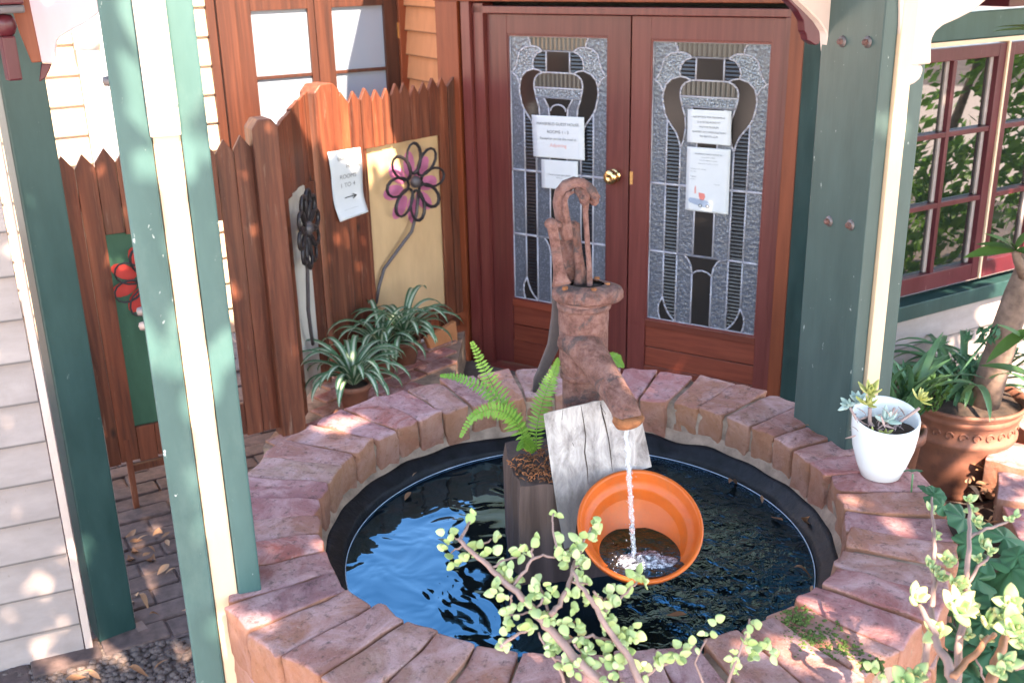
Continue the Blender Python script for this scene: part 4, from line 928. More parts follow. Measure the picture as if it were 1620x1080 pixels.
for i in range(26):
    t = rnd(.15, 1); p = s0.lerp(s1, t) + Vector((rnd(-.016, .018), rnd(-.01, .01), 0)); s = rnd(.0008, .0022); stream.lathe([(0, -s * 1.6), (s, 0), (0, s * 1.6)], p, 7)
stream.build('falling_water', MT['stream'], None, 'thin stream of clear water falling from the pump spout into the orange pot', 'water stream')
q = MB()
for i in range(60):
    t = rnd(.2, 1) ** .8; p = s0.lerp(s1, t) + Vector((random.gauss(0, .0035), random.gauss(0, .003), 0)); s = rnd(.0006, .0016); q.lathe([(0, -s * 2), (s, 0), (0, s * 2)], p, 5)
q.build('water_bubbles', MT['foam'], None, kind='stuff')

# ================= notices =================
def notice(F, P4, n, label, lines, group='paper notices', curl=0):
    """P4: four (s,z) corners TL TR BR BL"""
    (tl, tr, br, bl) = P4; q = MB(); vs = []; gx, gy = 8, 30
    at = lambda u, v: ((1 - v) * ((1 - u) * tl[0] + u * tr[0]) + v * ((1 - u) * bl[0] + u * br[0]), (1 - v) * ((1 - u) * tl[1] + u * tr[1]) + v * ((1 - u) * bl[1] + u * br[1]))
    bend = lambda u, v: n + curl * (max(0, v - .65) ** 2 * 6 + .15 * sin(v * 7))
    for lay in (0, -.0006):
        for j in range(gy + 1):
            for i in range(gx + 1): s, z = at(i / gx, j / gy); vs.append(F(s, z, bend(i / gx, j / gy) + lay))
    K = (gx + 1) * (gy + 1); fs = []
    for j in range(gy):
        for i in range(gx): a = j * (gx + 1) + i; f = (a, a + 1, a + gx + 2, a + gx + 1); fs.append(f); fs.append(tuple(x + K for x in f)[::-1])
    rim = [i for i in range(gx + 1)] + [j * (gx + 1) + gx for j in range(1, gy + 1)] + [gy * (gx + 1) + i for i in range(gx - 1, -1, -1)] + [j * (gx + 1) for j in range(gy - 1, 0, -1)]
    for i in range(len(rim)): a, b = rim[i], rim[(i + 1) % len(rim)]; fs.append((a, b, b + K, a + K))
    q.add(vs, fs, smooth=True); root = q.build('paper_notice', MT['paper'], None, label, 'notice', group)
    for txt, u, v, h, m, al in lines:
        cu = bpy.data.curves.new('lettering', 'FONT'); cu.body = txt; cu.size = 1; cu.align_x = al; cu.extrude = 0
        ob = bpy.data.objects.new('tmp', cu); C.objects.link(ob); bpy.context.view_layer.update()
        me = bpy.data.meshes.new_from_object(ob.evaluated_get(bpy.context.evaluated_depsgraph_get())); bpy.data.objects.remove(ob)
        W = math.dist(at(0, v), at(1, v)); Hh = math.dist(at(0, 0), at(0, 1))
        wv = [F(*at(u + x.co.x * h / W, v - x.co.y * h / Hh), bend(u, v - x.co.y * h / Hh) + .0022) for x in me.vertices]
        o_ = wv[0].copy() if wv else Vector()
        for x, p in zip(me.vertices, wv): x.co = p - o_
        me.materials.clear(); me.materials.append(MT[m]); me.name = 'lettering'
        inst('lettering', me, root, Matrix.Translation(o_))
    return root, at, bend
pn = lambda F, L, n=0: [F.px(x, y, n) for x, y in L]
notice(FD, pn(FD, [(841, 182), (924, 186), (925, 254), (844, 248)], .017), .017, 'large white notice at the top of the left door glass', [
    ('MANSFIELD GUEST HOUSE', .5, .22, .021, 'ink', 'CENTER'), ('ROOMS 1 - 3', .5, .41, .023, 'ink', 'CENTER'), ('Reception across the road at', .5, .56, .0185, 'ink', 'CENTER'), ('Adjoining', .5, .73, .026, 'ink_red', 'CENTER')])
notice(FD, pn(FD, [(856, 252), (914, 256), (914, 302), (857, 297)], .017), .0165, 'small white notice just above the pump handle', [('Check in from 2pm please', .5, .53, .0125, 'ink', 'CENTER'), ('thank you', .5, .62, .009, 'ink', 'CENTER')])
notice(FD, pn(FD, [(1088, 173), (1157, 176), (1156, 231), (1087, 225)], .017), .017, 'squarish white notice, upper one on the right door', [
    ('RECEPTION FOR MANSFIELD', .5, .24, .0125, 'ink', 'CENTER'), ('IS ACROSS ROAD AT', .5, .39, .0125, 'ink', 'CENTER'), ('MOTOR MUSEUM', .5, .53, .0125, 'ink', 'CENTER'), ('GARDEN ACCOMMODATION', .5, .68, .0125, 'ink', 'CENTER'), ('PH: 060 975 3579', .5, .81, .0125, 'ink', 'CENTER')])
ca, at_, be_ = notice(FD, pn(FD, [(1087, 232), (1156, 237), (1152, 340), (1084, 332)], .017), .0165, 'tall white notice with a picture of an old car on the right door', [
    ('MANSFIELD GUEST HOUSE IN', .5, .11, .0105, 'ink', 'CENTER'), ('accommodation available', .5, .155, .007, 'ink', 'CENTER'), ('rooms and cottages set in a garden', .5, .20, .0065, 'ink', 'CENTER'), ('please enquire at the office over the road', .5, .25, .006, 'ink', 'CENTER'),
    ('Reception is open every day', .1, .34, .007, 'ink', 'LEFT'), ('8am to 6pm', .1, .38, .006, 'ink', 'LEFT'), ('Telephone', .1, .46, .007, 'ink', 'LEFT'), ('after hours', .1, .50, .006, 'ink', 'LEFT'), ('Thank you', .65, .56, .007, 'ink', 'LEFT')])
def decal(P, m, lift=.0012, name='printed_picture'):
    q = MB(); p = [FD(*at_(u, v), be_(u, v) + lift) for u, v in P]; q.add(p, [list(range(len(p)))]); q.build(name, MT[m], ca)
decal([(.06, .84), (.10, .79), (.30, .80), (.50, .82), (.62, .87), (.62, .92), (.45, .93), (.30, .91), (.10, .87)], 'print_blue')
decal([(.30, .70), (.44, .71), (.46, .76), (.42, .82), (.34, .82), (.31, .76)], 'print_red'); decal([(.20, .66), (.215, .60), (.24, .60), (.25, .72), (.20, .72)], 'ink_red')
for c in (.35, .52): decal([(c + .045 * cos(t * pi / 5), .905 + .028 * sin(t * pi / 5)) for t in range(10)], 'ink_dark', .0016); decal([(c + .025 * cos(t * pi / 5), .905 + .016 * sin(t * pi / 5)) for t in range(10)], 'paper', .002)
notice(FR, pn(FR, [(518, 241), (570, 233), (578, 334), (533, 350)], .052), .052, 'creased paper notice with an arrow pinned to the fence post', [
    ('BRK', .36, .15, .026, 'ink', 'CENTER'), ('HOUSE', .72, .27, .03, 'ink', 'CENTER'), ('ROOMS', .52, .42, .03, 'ink', 'CENTER'), ('1 TO 4', .50, .55, .032, 'ink', 'CENTER'), ('___________', .5, .87, .016, 'ink', 'CENTER')], curl=.03)
ar = [o for o in C.objects if o.get('label', '').startswith('creased')][0]
tl, tr, br, bl = pn(FR, [(518, 241), (570, 233), (578, 334), (533, 350)], .052)
def atf(u, v): return ((1 - v) * ((1 - u) * tl[0] + u * tr[0]) + v * ((1 - u) * bl[0] + u * br[0]), (1 - v) * ((1 - u) * tl[1] + u * tr[1]) + v * ((1 - u) * bl[1] + u * br[1]))
q = MB(); nn = .0585
for a, b in (((.33, .70), (.72, .70)), ((.60, .665), (.72, .70)), ((.60, .735), (.72, .70))): q.tube([FR(*atf(*a), nn), FR(*atf(*b), nn)], .0022, 5)
q.build('arrow', MT['ink_dark'], ar)
# ================= plants =================
def ribbon(q, base, az, L, w, up=1.1, droop=2.2, n=12, fold=.25, twist=0, tip=.75, lean=0):
    """arching strap leaf: starts steeply, bends over"""
    h = Vector((cos(az), sin(az), 0)); side = Vector((-sin(az), cos(az), 0)); p = Vector(base); el = up; vs = []; uv = []; fs = []
    for i in range(n + 1):
        t = i / n; wd = w * (min(1, .55 + t * 2.2)) * (1 - max(0, (t - tip) / (1 - tip)) ** 1.6) + .0004
        sd_ = side + Vector((0, 0, twist * t)); nrm = (h * sin(el) * -1 + Vector((0, 0, cos(el))))
        vs += [p - sd_ * wd / 2 + nrm * wd * fold, p, p + sd_ * wd / 2 + nrm * wd * fold]; uv += [(0, t), (.5, t), (1, t)]
        p = p + (h * cos(el) + Vector((0, 0, sin(el))) + side * lean * t) * (L / n); el -= droop / n * (.4 + 1.2 * t)
    for i in range(n):
        for j in (0, 1): a = i * 3 + j; fs.append((a, a + 1, a + 4, a + 3))
    q.add(vs, fs, uv, smooth=True)
def pot(root, prof, c, mat, name='pot', seg=48, wob=0, soil=None):
    q = MB(); q.lathe(prof, c, seg, wob=wob); o = q.build(name, MT[mat], root)
    if soil: r, z = soil; s = MB(); s.lathe([(r, z), (r * .6, z + .008), (0, z + .012)], c, 24, wob=.05); s.build('soil', MT['soil'], root)
    return o
# --- three spider plants by the fence
def spider(c, scale, nl, label, seed, rad=.075, h=.13):
    random.seed(seed); t = thing('spider_plant', label, 'potted plant', c, 'spider plants by the fence')
    pot(t, [(0, 0), (rad * .72, 0), (rad, h * .8), (rad * 1.12, h * .8), (rad * 1.12, h), (rad * .98, h), (rad * .95, h * .9)], c, 'terracotta', soil=(rad * .95, h * .88))
    for i in range(nl):
        az = 2 * pi * (i * .382) + rnd(-.2, .2); q = MB(); inner = i / nl
        ribbon(q, Vector(c) + Vector((cos(az) * .012, sin(az) * .012, h * .9)), az, scale * rnd(.75, 1.15) * (.8 + .3 * inner), .026 * scale / .32, up=.75 + .75 * inner, droop=rnd(2.2, 3.0), n=12)
        q.build('leaf', MT['spider'], t)
def gp_(px, py, z): return hz(px, py, z)
spider(tuple(gp_(562, 645, .215)), .36, 36, 'front spider plant in a brown pot against the brick pond', 3)
spider(tuple(gp_(606, 592, .23)), .34, 28, 'middle spider plant of the three beside the fence', 4)
spider(tuple(gp_(642, 572, .26)), .37, 30, 'rear spider plant arching before the cream flower panel', 5)
part2 = thing('stone_slab', 'worn mauve slab leaning at the foot of the orange post', 'slab', hz(705, 580, .19))
q = MB(); p = [FR.px(674, 535, .12), FR.px(722, 508, .12), FR.px(730, 590, .12), FR.px(700, 590, .12)]; q.prism(FR, [p[3], p[2], p[1], p[0]], .09, .12, .004); q.build('slab', MT['clad_orange'], part2)
# --- fern on the stump
random.seed(11)
fern = thing('fern', 'bright green sword fern growing from the top of the stump', 'fern', (.03, 2.16, 1.195))
def frond(pts, w, name='frond'):
    pts = [Vector(p) for p in pts]; L = []; n = 34
    def at(t):
        k = t * (len(pts) - 1); i = min(int(k), len(pts) - 2); f = k - i; p0 = pts[max(i - 1, 0)]; p1 = pts[i]; p2 = pts[i + 1]; p3 = pts[min(i + 2, len(pts) - 1)]
        return .5 * ((2 * p1) + (p2 - p0) * f + (2 * p0 - 5 * p1 + 4 * p2 - p3) * f * f + (-p0 + 3 * p1 - 3 * p2 + p3) * f ** 3)
    q = MB(); q.tube([at(i / n) for i in range(n + 1)], [.0016 * (1 - i / n * .6) for i in range(n + 1)], 5)
    st_ = q.build(name, MT['fern'], fern); q = MB()
    view = (CAM - pts[0]).normalized()
    NL = max(16, int(n * .95))
    for i in range(1, NL):
        t = i / NL; p = at(t); d = (at(min(1, t + .01)) - at(t - .01)).normalized(); sd_ = d.cross(view).normalized(); ww = w * min(1, .45 + 2.2 * t) * (1 - max(0, t - .45) / .55 * .85)
        for s in (-1, 1):
            s_ = (sd_ * s + d * rnd(.15, .4) + view * rnd(-.35, .25)).normalized(); l = ww * rnd(.85, 1.1); b = .0027; e0 = p + s_ * l
            q.add([p - d * b * .5, p + d * b, p + s_ * l * .5 + d * b * 1.3, e0, p + s_ * l * .5 - d * b * 1.1], [(0, 1, 2, 3, 4)])
    q.build('leaflets', MT['fern'], st_)
Y = 2.16
frond([hy(846, 712, Y), hy(815, 672, Y + .03), hy(785, 620, Y + .05), hy(762, 575, Y + .06), hy(746, 540, Y + .06)], .030)
frond([hy(848, 712, Y - .02), hy(850, 670, Y - .03), hy(862, 625, Y - .0), hy(876, 590, Y + .02), hy(884, 566, Y + .02)], .027)
frond([hy(844, 714, Y), hy(812, 662, Y), hy(772, 620, Y + .02), hy(728, 598, Y + .03), hy(696, 594, Y + .04)], .022)
frond([hy(842, 715, Y - .03), hy(815, 665, Y - .05), hy(780, 648, Y - .08), hy(748, 660, Y - .10), hy(728, 692, Y - .11)], .022)
frond([hy(845, 715, Y - .02), hy(830, 700, Y - .05), hy(818, 712, Y - .08)], .014)
frond([hy(962, 560, 2.62), hy(975, 570, 2.62), hy(986, 580, 2.62)], .02)
# --- pale succulent shrub in the foreground, its leaves one by one
def leaf_mesh(name, L, W, T, mat, cup=.15):
    q = MB(); n, m_ = 8, 10; vs = []; fs = []
    for i in range(n + 1):
        t = i / n; x = L * t; w_ = W * .5 * math.sin(pi * min(1, t ** .72 * 1.0)) ** .62 if 0 < t < 1 else .0006
        for k in range(m_):
            a = 2 * pi * k / m_; vs.append((x, w_ * cos(a), T * .5 * sin(a) * (.35 + w_ / W) * 1.4 + cup * L * (t - .3) ** 2))
    for i in range(n):
        for k in range(m_): a = i * m_ + k; b = i * m_ + (k + 1) % m_; fs.append((a, b, b + m_, a + m_))
    uv = [(.5, (i // m_) / n) for i in range(len(vs))]
    q.add(vs, fs, uv, smooth=True); return q.mesh(name, MT[mat])
SPK = [leaf_mesh('leaf', L, W, .0022, 'spek', c_) for L, W, c_ in ((.014, .0125, .1), (.0165, .0135, .2), (.012, .0115, .0), (.0175, .0155, .12))]
def orient(p, d, up):
    d = d.normalized(); y = up.cross(d); y = y.normalized() if y.length > 1e-4 else d.orthogonal().normalized(); z = d.cross(y); return Matrix.Translation(p) @ Matrix((d, y, z)).transposed().to_4x4()
def rand_dir(): 
    v = Vector((random.gauss(0, 1), random.gauss(0, 1), random.gauss(0, 1))); return v.normalized()
random.seed(21)
spek = thing('succulent_shrub', 'pale green round leaved succulent shrub reaching over the front of the pond', 'shrub', (.15, 1.2, 0))
Z8 = lambda x, y: (680 + x / 3.857, 800 + y / 3.857)
count = [0]
def cluster(p, n, spread=.012, ms=SPK, root=None, sc_=1.0, bias=Vector((0, -.5, .6))):
    for i in range(n):
        d = (rand_dir() + bias * .55).normalized(); up = (CAM - p).normalized() + rand_dir() * .75
        q_ = p + rand_dir() * spread * .5
        inst('leaf', random.choice(ms), root, orient(q_, d - up.normalized() * d.dot(up.normalized()) * .8, up) @ Matrix.Scale(sc_ * rnd(.75, 1.2), 4)); count[0] += 1
def branch(px, y0, y1, r0, r1, root, mat='stem', wig=.002, name='branch'):
    n = len(px); pts = [hy(x, y, y0 + (y1 - y0) * i / (n - 1)) for i, (x, y) in enumerate(px)]; P_ = []
    for i in range(n - 1):
        for t in (0, .33, .66): P_.append(pts[i].lerp(pts[i + 1], t) + rand_dir() * wig * (0 if i == 0 and t == 0 else 1))
    P_.append(pts[-1]); q = MB(); q.tube(P_, [r0 + (r1 - r0) * i / (len(P_) - 1) for i in range(len(P_))], 8); q.build(name, MT[mat], root); return P_
BR = [([(1130, 1180), (1050, 1075), (900, 950), (820, 850), (735, 760), (650, 660), (560, 550), (480, 480), (380, 390), (290, 310), (190, 220), (185, 190), (230, 120), (265, 70)], 1.30, 1.52, .0085, .0018),
      ([(735, 665), (790, 600), (840, 500), (870, 390), (885, 340), (930, 240), (985, 130)], 1.37, 1.50, .0045, .002),
      ([(1330, 1180), (1280, 1060), (1220, 940), (1130, 820), (1050, 680), (1000, 600), (950, 520), (900, 460), (870, 390)], 1.30, 1.42, .006, .0025),
      ([(510, 490), (560, 420), (625, 330), (690, 305), (780, 312)], 1.42, 1.45, .0028, .0018), ([(625, 330), (620, 262), (655, 222)], 1.44, 1.46, .002, .0014),
      ([(380, 375), (450, 335), (535, 312)], 1.44, 1.46, .0022, .0016), ([(1070, 640), (1135, 590), (1200, 520), (1270, 455)], 1.40, 1.46, .0032, .002),
      ([(825, 835), (900, 805), (990, 790), (1060, 810), (1135, 832)], 1.36, 1.38, .0032, .002), ([(430, 862), (500, 800), (575, 765), (640, 740)], 1.36, 1.38, .0028, .002),
      ([(775, 290), (762, 200), (752, 110), (757, 45)], 1.45, 1.50, .0020, .0013), ([(1230, 1130), (1290, 1060), (1380, 990), (1480, 940), (1560, 905)], 1.33, 1.40, .0035, .002),
      ([(720, 640), (690, 545), (650, 440)], 1.39, 1.43, .0024, .0014), ([(310, 240), (375, 200)], 1.49, 1.5, .0018, .0012), ([(200, 240), (130, 285)], 1.49, 1.5, .0018, .0012), ([(180, 200), (120, 188)], 1.5, 1.51, .0016, .001),
      ([(820, 1080), (780, 960), (700, 850), (665, 770)], 1.33, 1.37, .0024, .0016), ([(830, 970), (770, 930), (735, 895)], 1.33, 1.36, .002, .0015), ([(500, 545), (490, 600), (500, 640)], 1.40, 1.41, .0018, .0012), ([(690, 560), (640, 650), (560, 655), (480, 660)], 1.39, 1.40, .002, .0014),
      ([(1000, 520), (1060, 580), (1110, 530)], 1.41, 1.43, .0022, .0013), ([(870, 460), (930, 470), (975, 480)], 1.41, 1.42, .002, .0013), ([(880, 840), (940, 920), (970, 960)], 1.35, 1.36, .002, .0013), ([(890, 370), (930, 350), (962, 325)], 1.43, 1.45, .0016, .001)]
for px, y0, y1, r0, r1 in BR: branch([Z8(*c) for c in px], y0, y1, r0, r1, spek)
CL = [(265, 60, 3, 1.52), (103, 150, 2, 1.51), (105, 205, 2, 1.5), (105, 275, 3, 1.5), (145, 330, 3, 1.49), (245, 300, 3, 1.47), (300, 265, 3, 1.48), (380, 190, 4, 1.5), (370, 290, 3, 1.46), (440, 400, 6, 1.44), (480, 370, 3, 1.44), (545, 290, 3, 1.46), (590, 290, 4, 1.46), (660, 215, 3, 1.46), (520, 435, 2, 1.43), (550, 470, 2, 1.42),
      (400, 500, 4, 1.41), (405, 545, 3, 1.4), (465, 545, 3, 1.4), (640, 435, 2, 1.43), (620, 545, 4, 1.4), (600, 580, 3, 1.39), (640, 620, 3, 1.38), (540, 640, 3, 1.39), (465, 660, 5, 1.4), (470, 725, 4, 1.38), (510, 700, 2, 1.38), (440, 805, 3, 1.37), (475, 845, 3, 1.37), (620, 740, 5, 1.37), (700, 690, 6, 1.38), (740, 680, 3, 1.38), (790, 725, 4, 1.37), (660, 520, 3, 1.4), (680, 560, 3, 1.4), (740, 505, 3, 1.4), (770, 540, 2, 1.4),
      (805, 300, 5, 1.45), (835, 330, 5, 1.45), (885, 270, 4, 1.47), (920, 210, 5, 1.48), (975, 185, 4, 1.49), (990, 95, 3, 1.51), (1040, 105, 3, 1.5), (1025, 160, 2, 1.5), (755, 45, 3, 1.5), (800, 210, 3, 1.47), (900, 330, 3, 1.44), (925, 385, 4, 1.43), (880, 545, 3, 1.4), (880, 600, 3, 1.4), (850, 565, 2, 1.4), (940, 575, 4, 1.41), (965, 480, 3, 1.42), (920, 460, 3, 1.42), (960, 330, 2, 1.45), (985, 560, 3, 1.41),
      (1115, 515, 4, 1.43), (1095, 560, 3, 1.42), (1125, 610, 4, 1.4), (1085, 640, 4, 1.4), (1130, 670, 2, 1.4), (1240, 455, 4, 1.45), (1275, 430, 3, 1.46), (1310, 480, 4, 1.46), (1240, 545, 2, 1.44), (1050, 700, 3, 1.39), (1050, 750, 3, 1.38), (1110, 715, 4, 1.38), (1085, 740, 3, 1.38), (1185, 760, 5, 1.38), (1210, 800, 6, 1.37), (1250, 760, 4, 1.38), (1165, 830, 4, 1.36), (1240, 820, 3, 1.36),
      (900, 725, 4, 1.38), (930, 745, 3, 1.38), (850, 800, 2, 1.37), (900, 820, 2, 1.36), (950, 835, 4, 1.36), (985, 880, 4, 1.35), (1050, 850, 3, 1.36), (940, 950, 4, 1.34), (970, 955, 2, 1.34), (720, 865, 4, 1.35), (770, 840, 5, 1.36), (745, 810, 3, 1.36), (800, 1000, 2, 1.33), (870, 980, 5, 1.33), (905, 965, 4, 1.33), (870, 1010, 3, 1.32), (880, 910, 2, 1.34), (1110, 905, 4, 1.35), (1085, 945, 3, 1.34), (1185, 895, 4, 1.35), (1190, 945, 4, 1.34), (1110, 975, 3, 1.33),
      (1300, 970, 4, 1.36), (1275, 990, 2, 1.35), (1310, 1015, 2, 1.35), (1405, 930, 4, 1.37), (1425, 965, 4, 1.37), (1510, 920, 4, 1.38), (1535, 885, 4, 1.39), (1075, 1050, 3, 1.31), (1150, 1070, 3, 1.31), (575, 740, 2, 1.38)]
for x, y, n, yy in CL: cluster(hy(*Z8(x, y), yy), n, .010, root=spek)
for x, y, n, yy in ((1118, 1005, 3, 1.38), (1100, 1020, 3, 1.38), (1160, 1035, 4, 1.38), (1188, 985, 3, 1.4), (1180, 1010, 5, 1.4), (1205, 1020, 5, 1.4), (1190, 1035, 5, 1.39), (1222, 1035, 4, 1.39), (1170, 1062, 4, 1.38), (1075, 1035, 3, 1.37), (1045, 1045, 3, 1.37), (1135, 985, 2, 1.4), (1385, 1058, 4, 1.38), (1398, 1066, 3, 1.38)):
    cluster(hy(x, y, yy), n, .012, root=spek)
branch([(1140, 1120), (1160, 1050), (1178, 1010), (1186, 978)], 1.36, 1.41, .003, .0015, spek); branch([(1120, 1100), (1100, 1050), (1118, 1010)], 1.36, 1.38, .002, .0012, spek)
# --- jade plant, lower right
random.seed(31)
jade = thing('jade_plant', 'jade plant with thick glossy leaves at the lower right corner', 'succulent', (.85, 1.3, 0))
ZJ = lambda x, y: (1400 + x / 4.154, 820 + y / 4.154)
JD = [leaf_mesh('leaf', L, W, .006, 'jade', c_) for L, W, c_ in ((.030, .020, .25), (.036, .024, .35), (.026, .019, .15))]
for px, y0, y1, r0, r1, m in (([(470, 1180), (440, 1060), (400, 930), (350, 840), (330, 760), (240, 600), (210, 540)], 1.22, 1.36, .0085, .003, 'stem'), ([(450, 1040), (540, 940), (660, 810), (720, 760)], 1.24, 1.36, .0055, .004, 'stem_orange'),
      ([(700, 1120), (720, 950), (790, 800), (840, 700)], 1.24, 1.36, .0085, .005, 'stem_orange'), ([(470, 1100), (490, 850), (520, 600), (540, 420), (552, 200), (555, 60), (550, -90)], 1.3, 1.55, .0065, .0025, 'stem'),
      ([(250, 1060), (285, 800), (310, 600), (325, 430), (330, 250), (318, 90), (305, -40), (310, -140)], 1.32, 1.6, .0055, .0018, 'stem'), ([(555, 125), (660, 70), (790, 20), (850, -20)], 1.52, 1.6, .003, .0018, 'stem'),
      ([(540, 430), (620, 310), (680, 250)], 1.42, 1.46, .003, .002, 'stem'), ([(860, 980), (940, 975)], 1.26, 1.28, .004, .004, 'stem'), ([(700, 1180), (640, 1020), (590, 900)], 1.3, 1.36, .002, .0015, 'stem')):
    branch([ZJ(*c) for c in px], y0, y1, r0, r1, jade, m)
def rosette(px, py, y, L, n, root, ms, tiltv=None):
    c = hy(px, py, y); ax = (tiltv or Vector((rnd(-.5, .5), -.55, .75))).normalized(); u = ax.orthogonal().normalized(); v = ax.cross(u); a0 = rnd(0, 6)
    for i in range(n):
        a = a0 + i * 2.4; ring = i / n; d = (u * cos(a) + v * sin(a)) * (1 - .65 * ring) + ax * (.25 + 1.0 * ring)
        inst('leaf', random.choice(ms), root, orient(c, d, ax) @ Matrix.Scale(L / .030 * (1.05 - .45 * ring) * rnd(.9, 1.1), 4))
for x, y, yy, L, n in ((200, 520, 1.36, .026, 8), (320, 350, 1.46, .016, 12), (290, 300, 1.47, .014, 6), (400, 270, 1.48, .018, 8), (440, 290, 1.47, .016, 5), (350, 385, 1.45, .016, 6), (480, 600, 1.34, .034, 8), (500, 560, 1.35, .026, 6), (350, 740, 1.33, .024, 9), (455, 440, 1.42, .020, 9), (520, 450, 1.42, .018, 6), (560, 590, 1.37, .018, 5), (545, 770, 1.36, .015, 5), (680, 680, 1.34, .030, 8), (640, 170, 1.52, .018, 8), (690, 220, 1.5, .016, 6), (610, 270, 1.48, .015, 5), (600, 25, 1.58, .018, 8),
      (830, 560, 1.33, .026, 9), (850, 720, 1.30, .034, 10), (770, 640, 1.34, .024, 6), (660, 790, 1.34, .016, 3), (790, 950, 1.25, .022, 8), (760, 1010, 1.24, .018, 6), (200, 1030, 1.30, .026, 7), (140, 1080, 1.28, .03, 6), (330, 95, 1.56, .012, 4), (350, 130, 1.55, .010, 3), (305, -55, 1.6, .013, 5), (815, 10, 1.58, .014, 5), (860, -15, 1.58, .012, 3), (550, -120, 1.62, .014, 5), (575, -60, 1.60, .014, 4), (910, 830, 1.28, .022, 5)):
    p = ZJ(x, y); rosette(p[0], p[1], yy, L, n, jade, JD)
# --- scalloped leaves behind it
random.seed(41)
ger = thing('scalloped_leaf_plant', 'dark green scalloped leaf plant climbing the outside of the pond on the right', 'plant', (1.05, 1.9, 0))
def scal(R_, seed):
    q = MB(); vs = [(0, 0, 0)]; fs = []; n = 42; rings = 5; uv = [(.5, 0)]
    for i in range(1, rings + 1):
        for k in range(n):
            a = 2 * pi * k / n; notch = 1 - .75 * max(0, 1 - abs(((a - pi + pi) % (2 * pi)) - pi) / .28) if False else 1
            d = abs((a + pi) % (2 * pi) - pi); cut = .2 + .8 * min(1, d / .35)
            r = R_ * (i / rings) * cut * (1 + (.07 * abs(sin(a * 5.5)) + .03 * sin(a * 11)) * (i / rings) ** 3)
            z = -R_ * .20 * (i / rings) ** 2 + R_ * .07 * cos(a * 7 + seed) * (i / rings)
            vs.append((r * cos(a), r * sin(a), z)); uv.append((.5, i / rings * .6))
    for k in range(n): fs.append((0, 1 + k, 1 + (k + 1) % n))
    for i in range(rings - 1):
        for k in range(n): a = 1 + i * n + k; b = 1 + i * n + (k + 1) % n; fs.append((a, b, b + n, a + n))
    q.add(vs, fs, uv, smooth=True); return q.mesh('leaf', MT['geranium'])
GL = [scal(.030, 1), scal(.030, 3)]
GP = [(1525, 820, 30), (1490, 800, 16), (1530, 860, 24), (1510, 900, 22), (1590, 850, 36), (1560, 885, 34), (1600, 900, 44), (1545, 915, 32), (1610, 880, 24), (1575, 940, 40), (1530, 950, 30), (1600, 960, 40), (1555, 985, 36), (1500, 950, 24), (1445, 742, 14), (1465, 770, 12), (1478, 782, 18), (1610, 1010, 40), (1570, 1030, 40), (1520, 1010, 34), (1490, 1050, 30), (1600, 1060, 44), (1540, 1070, 40), (1630, 930, 40)]
for x, y, r in GP:
    yy = 1.75 + (1000 - y) * .0012 + rnd(-.03, .03); p = hy(x, y, yy); dep = (p - CAM).length
    inst('leaf', random.choice(GL), ger, orient(p, Vector((rnd(-1, 1), rnd(-1, 1), rnd(-.3, .1))), Vector((rnd(-.35, .35), -.45 + rnd(-.2, .2), .8))) @ Matrix.Scale(r / F_PX * dep / .030 * .95, 4))
for x, y, r in GP[::2]:
    p = hy(x, y, 1.8 + (1000 - y) * .0012); q = MB(); q.tube([p + Vector((0, 0, -.012)), p + Vector((.01, .02, -.08)), p + Vector((.03, .05, -.3))], .0022, 5); q.build('leaf_stalk', MT['strap'], ger)
def mass(q, c, r, n, s, seed, flat=1):
    random.seed(seed)
    for i in range(n):
        d = rand_dir(); p = Vector(c) + Vector((d.x * r[0], d.y * r[1], d.z * r[2])) * rnd(.4, 1) ** .5; a = rand_dir(); b = a.orthogonal().normalized(); w_ = s * rnd(.6, 1.3)
        c2 = a.cross(b); q.add([p - b * w_, p + c2 * w_ * .42, p + b * w_, p - c2 * w_ * .42], [(0, 1, 2, 3)])
q = MB(); mass(q, (1.18, 1.95, .55), (.22, .3, .38), 1500, .022, 5); q.build('undergrowth', MT['geranium'], None, kind='stuff')
# --- small white pot with succulents
random.seed(51)
wp = hz(1392, 753, RZ); wp.z = RZ + .002; WS = 1.2
wpot = thing('white_pot', 'white egg shaped pot of mixed succulents standing on the pond bricks', 'potted plant', wp)
pr = [(r * WS, z * WS) for r, z in [(0, 0), (.030, 0), (.036, .003), (.046, .028), (.056, .062), (.0605, .095), (.0615, .122), (.0605, .1265), (.058, .125), (.0575, .112), (.054, .09)]]
def wl_(q):
    seg = 56; vs = []; fs = []; n = len(pr)
    for k in range(seg):
        a = 2 * pi * k / seg
        for r, z in pr: vs.append((wp.x + r * cos(a), wp.y + r * sin(a), wp.z + z * (1 + .10 * sin(a) * (z / .150) ** 3)))
    for k in range(seg):
        for i in range(n - 1): a = k * n + i; b = ((k + 1) % seg) * n + i; fs.append((a, b, b + 1, a + 1))
    q.add(vs, fs, smooth=True)
part('pot', 'white_pot', wpot, wl_)
q = MB(); q.lathe([(.067, .118), (.035, .126), (0, .128)], wp, 20, wob=.1); q.build('soil', MT['soil'], wpot)
SY = [leaf_mesh('leaf', .022, .009, .003, 'succ_yellow', .3)]; SB_ = [leaf_mesh('leaf', .02, .010, .004, 'succ_blue', .3)]; SD = [leaf_mesh('leaf', .025, .004, .001, 'dead_stem', .5)]
def srose(x, y, yy, L, n, ms, tv=None): rosette(x, y, yy, L * 2.0, n, wpot, ms, tv)
wy = wp.y
srose(1376, 622, wy - .01, .024, 12, SY, Vector((0, -.3, 1))); srose(1374, 640, wy - .01, .020, 9, SY, Vector((0, -.3, 1)))
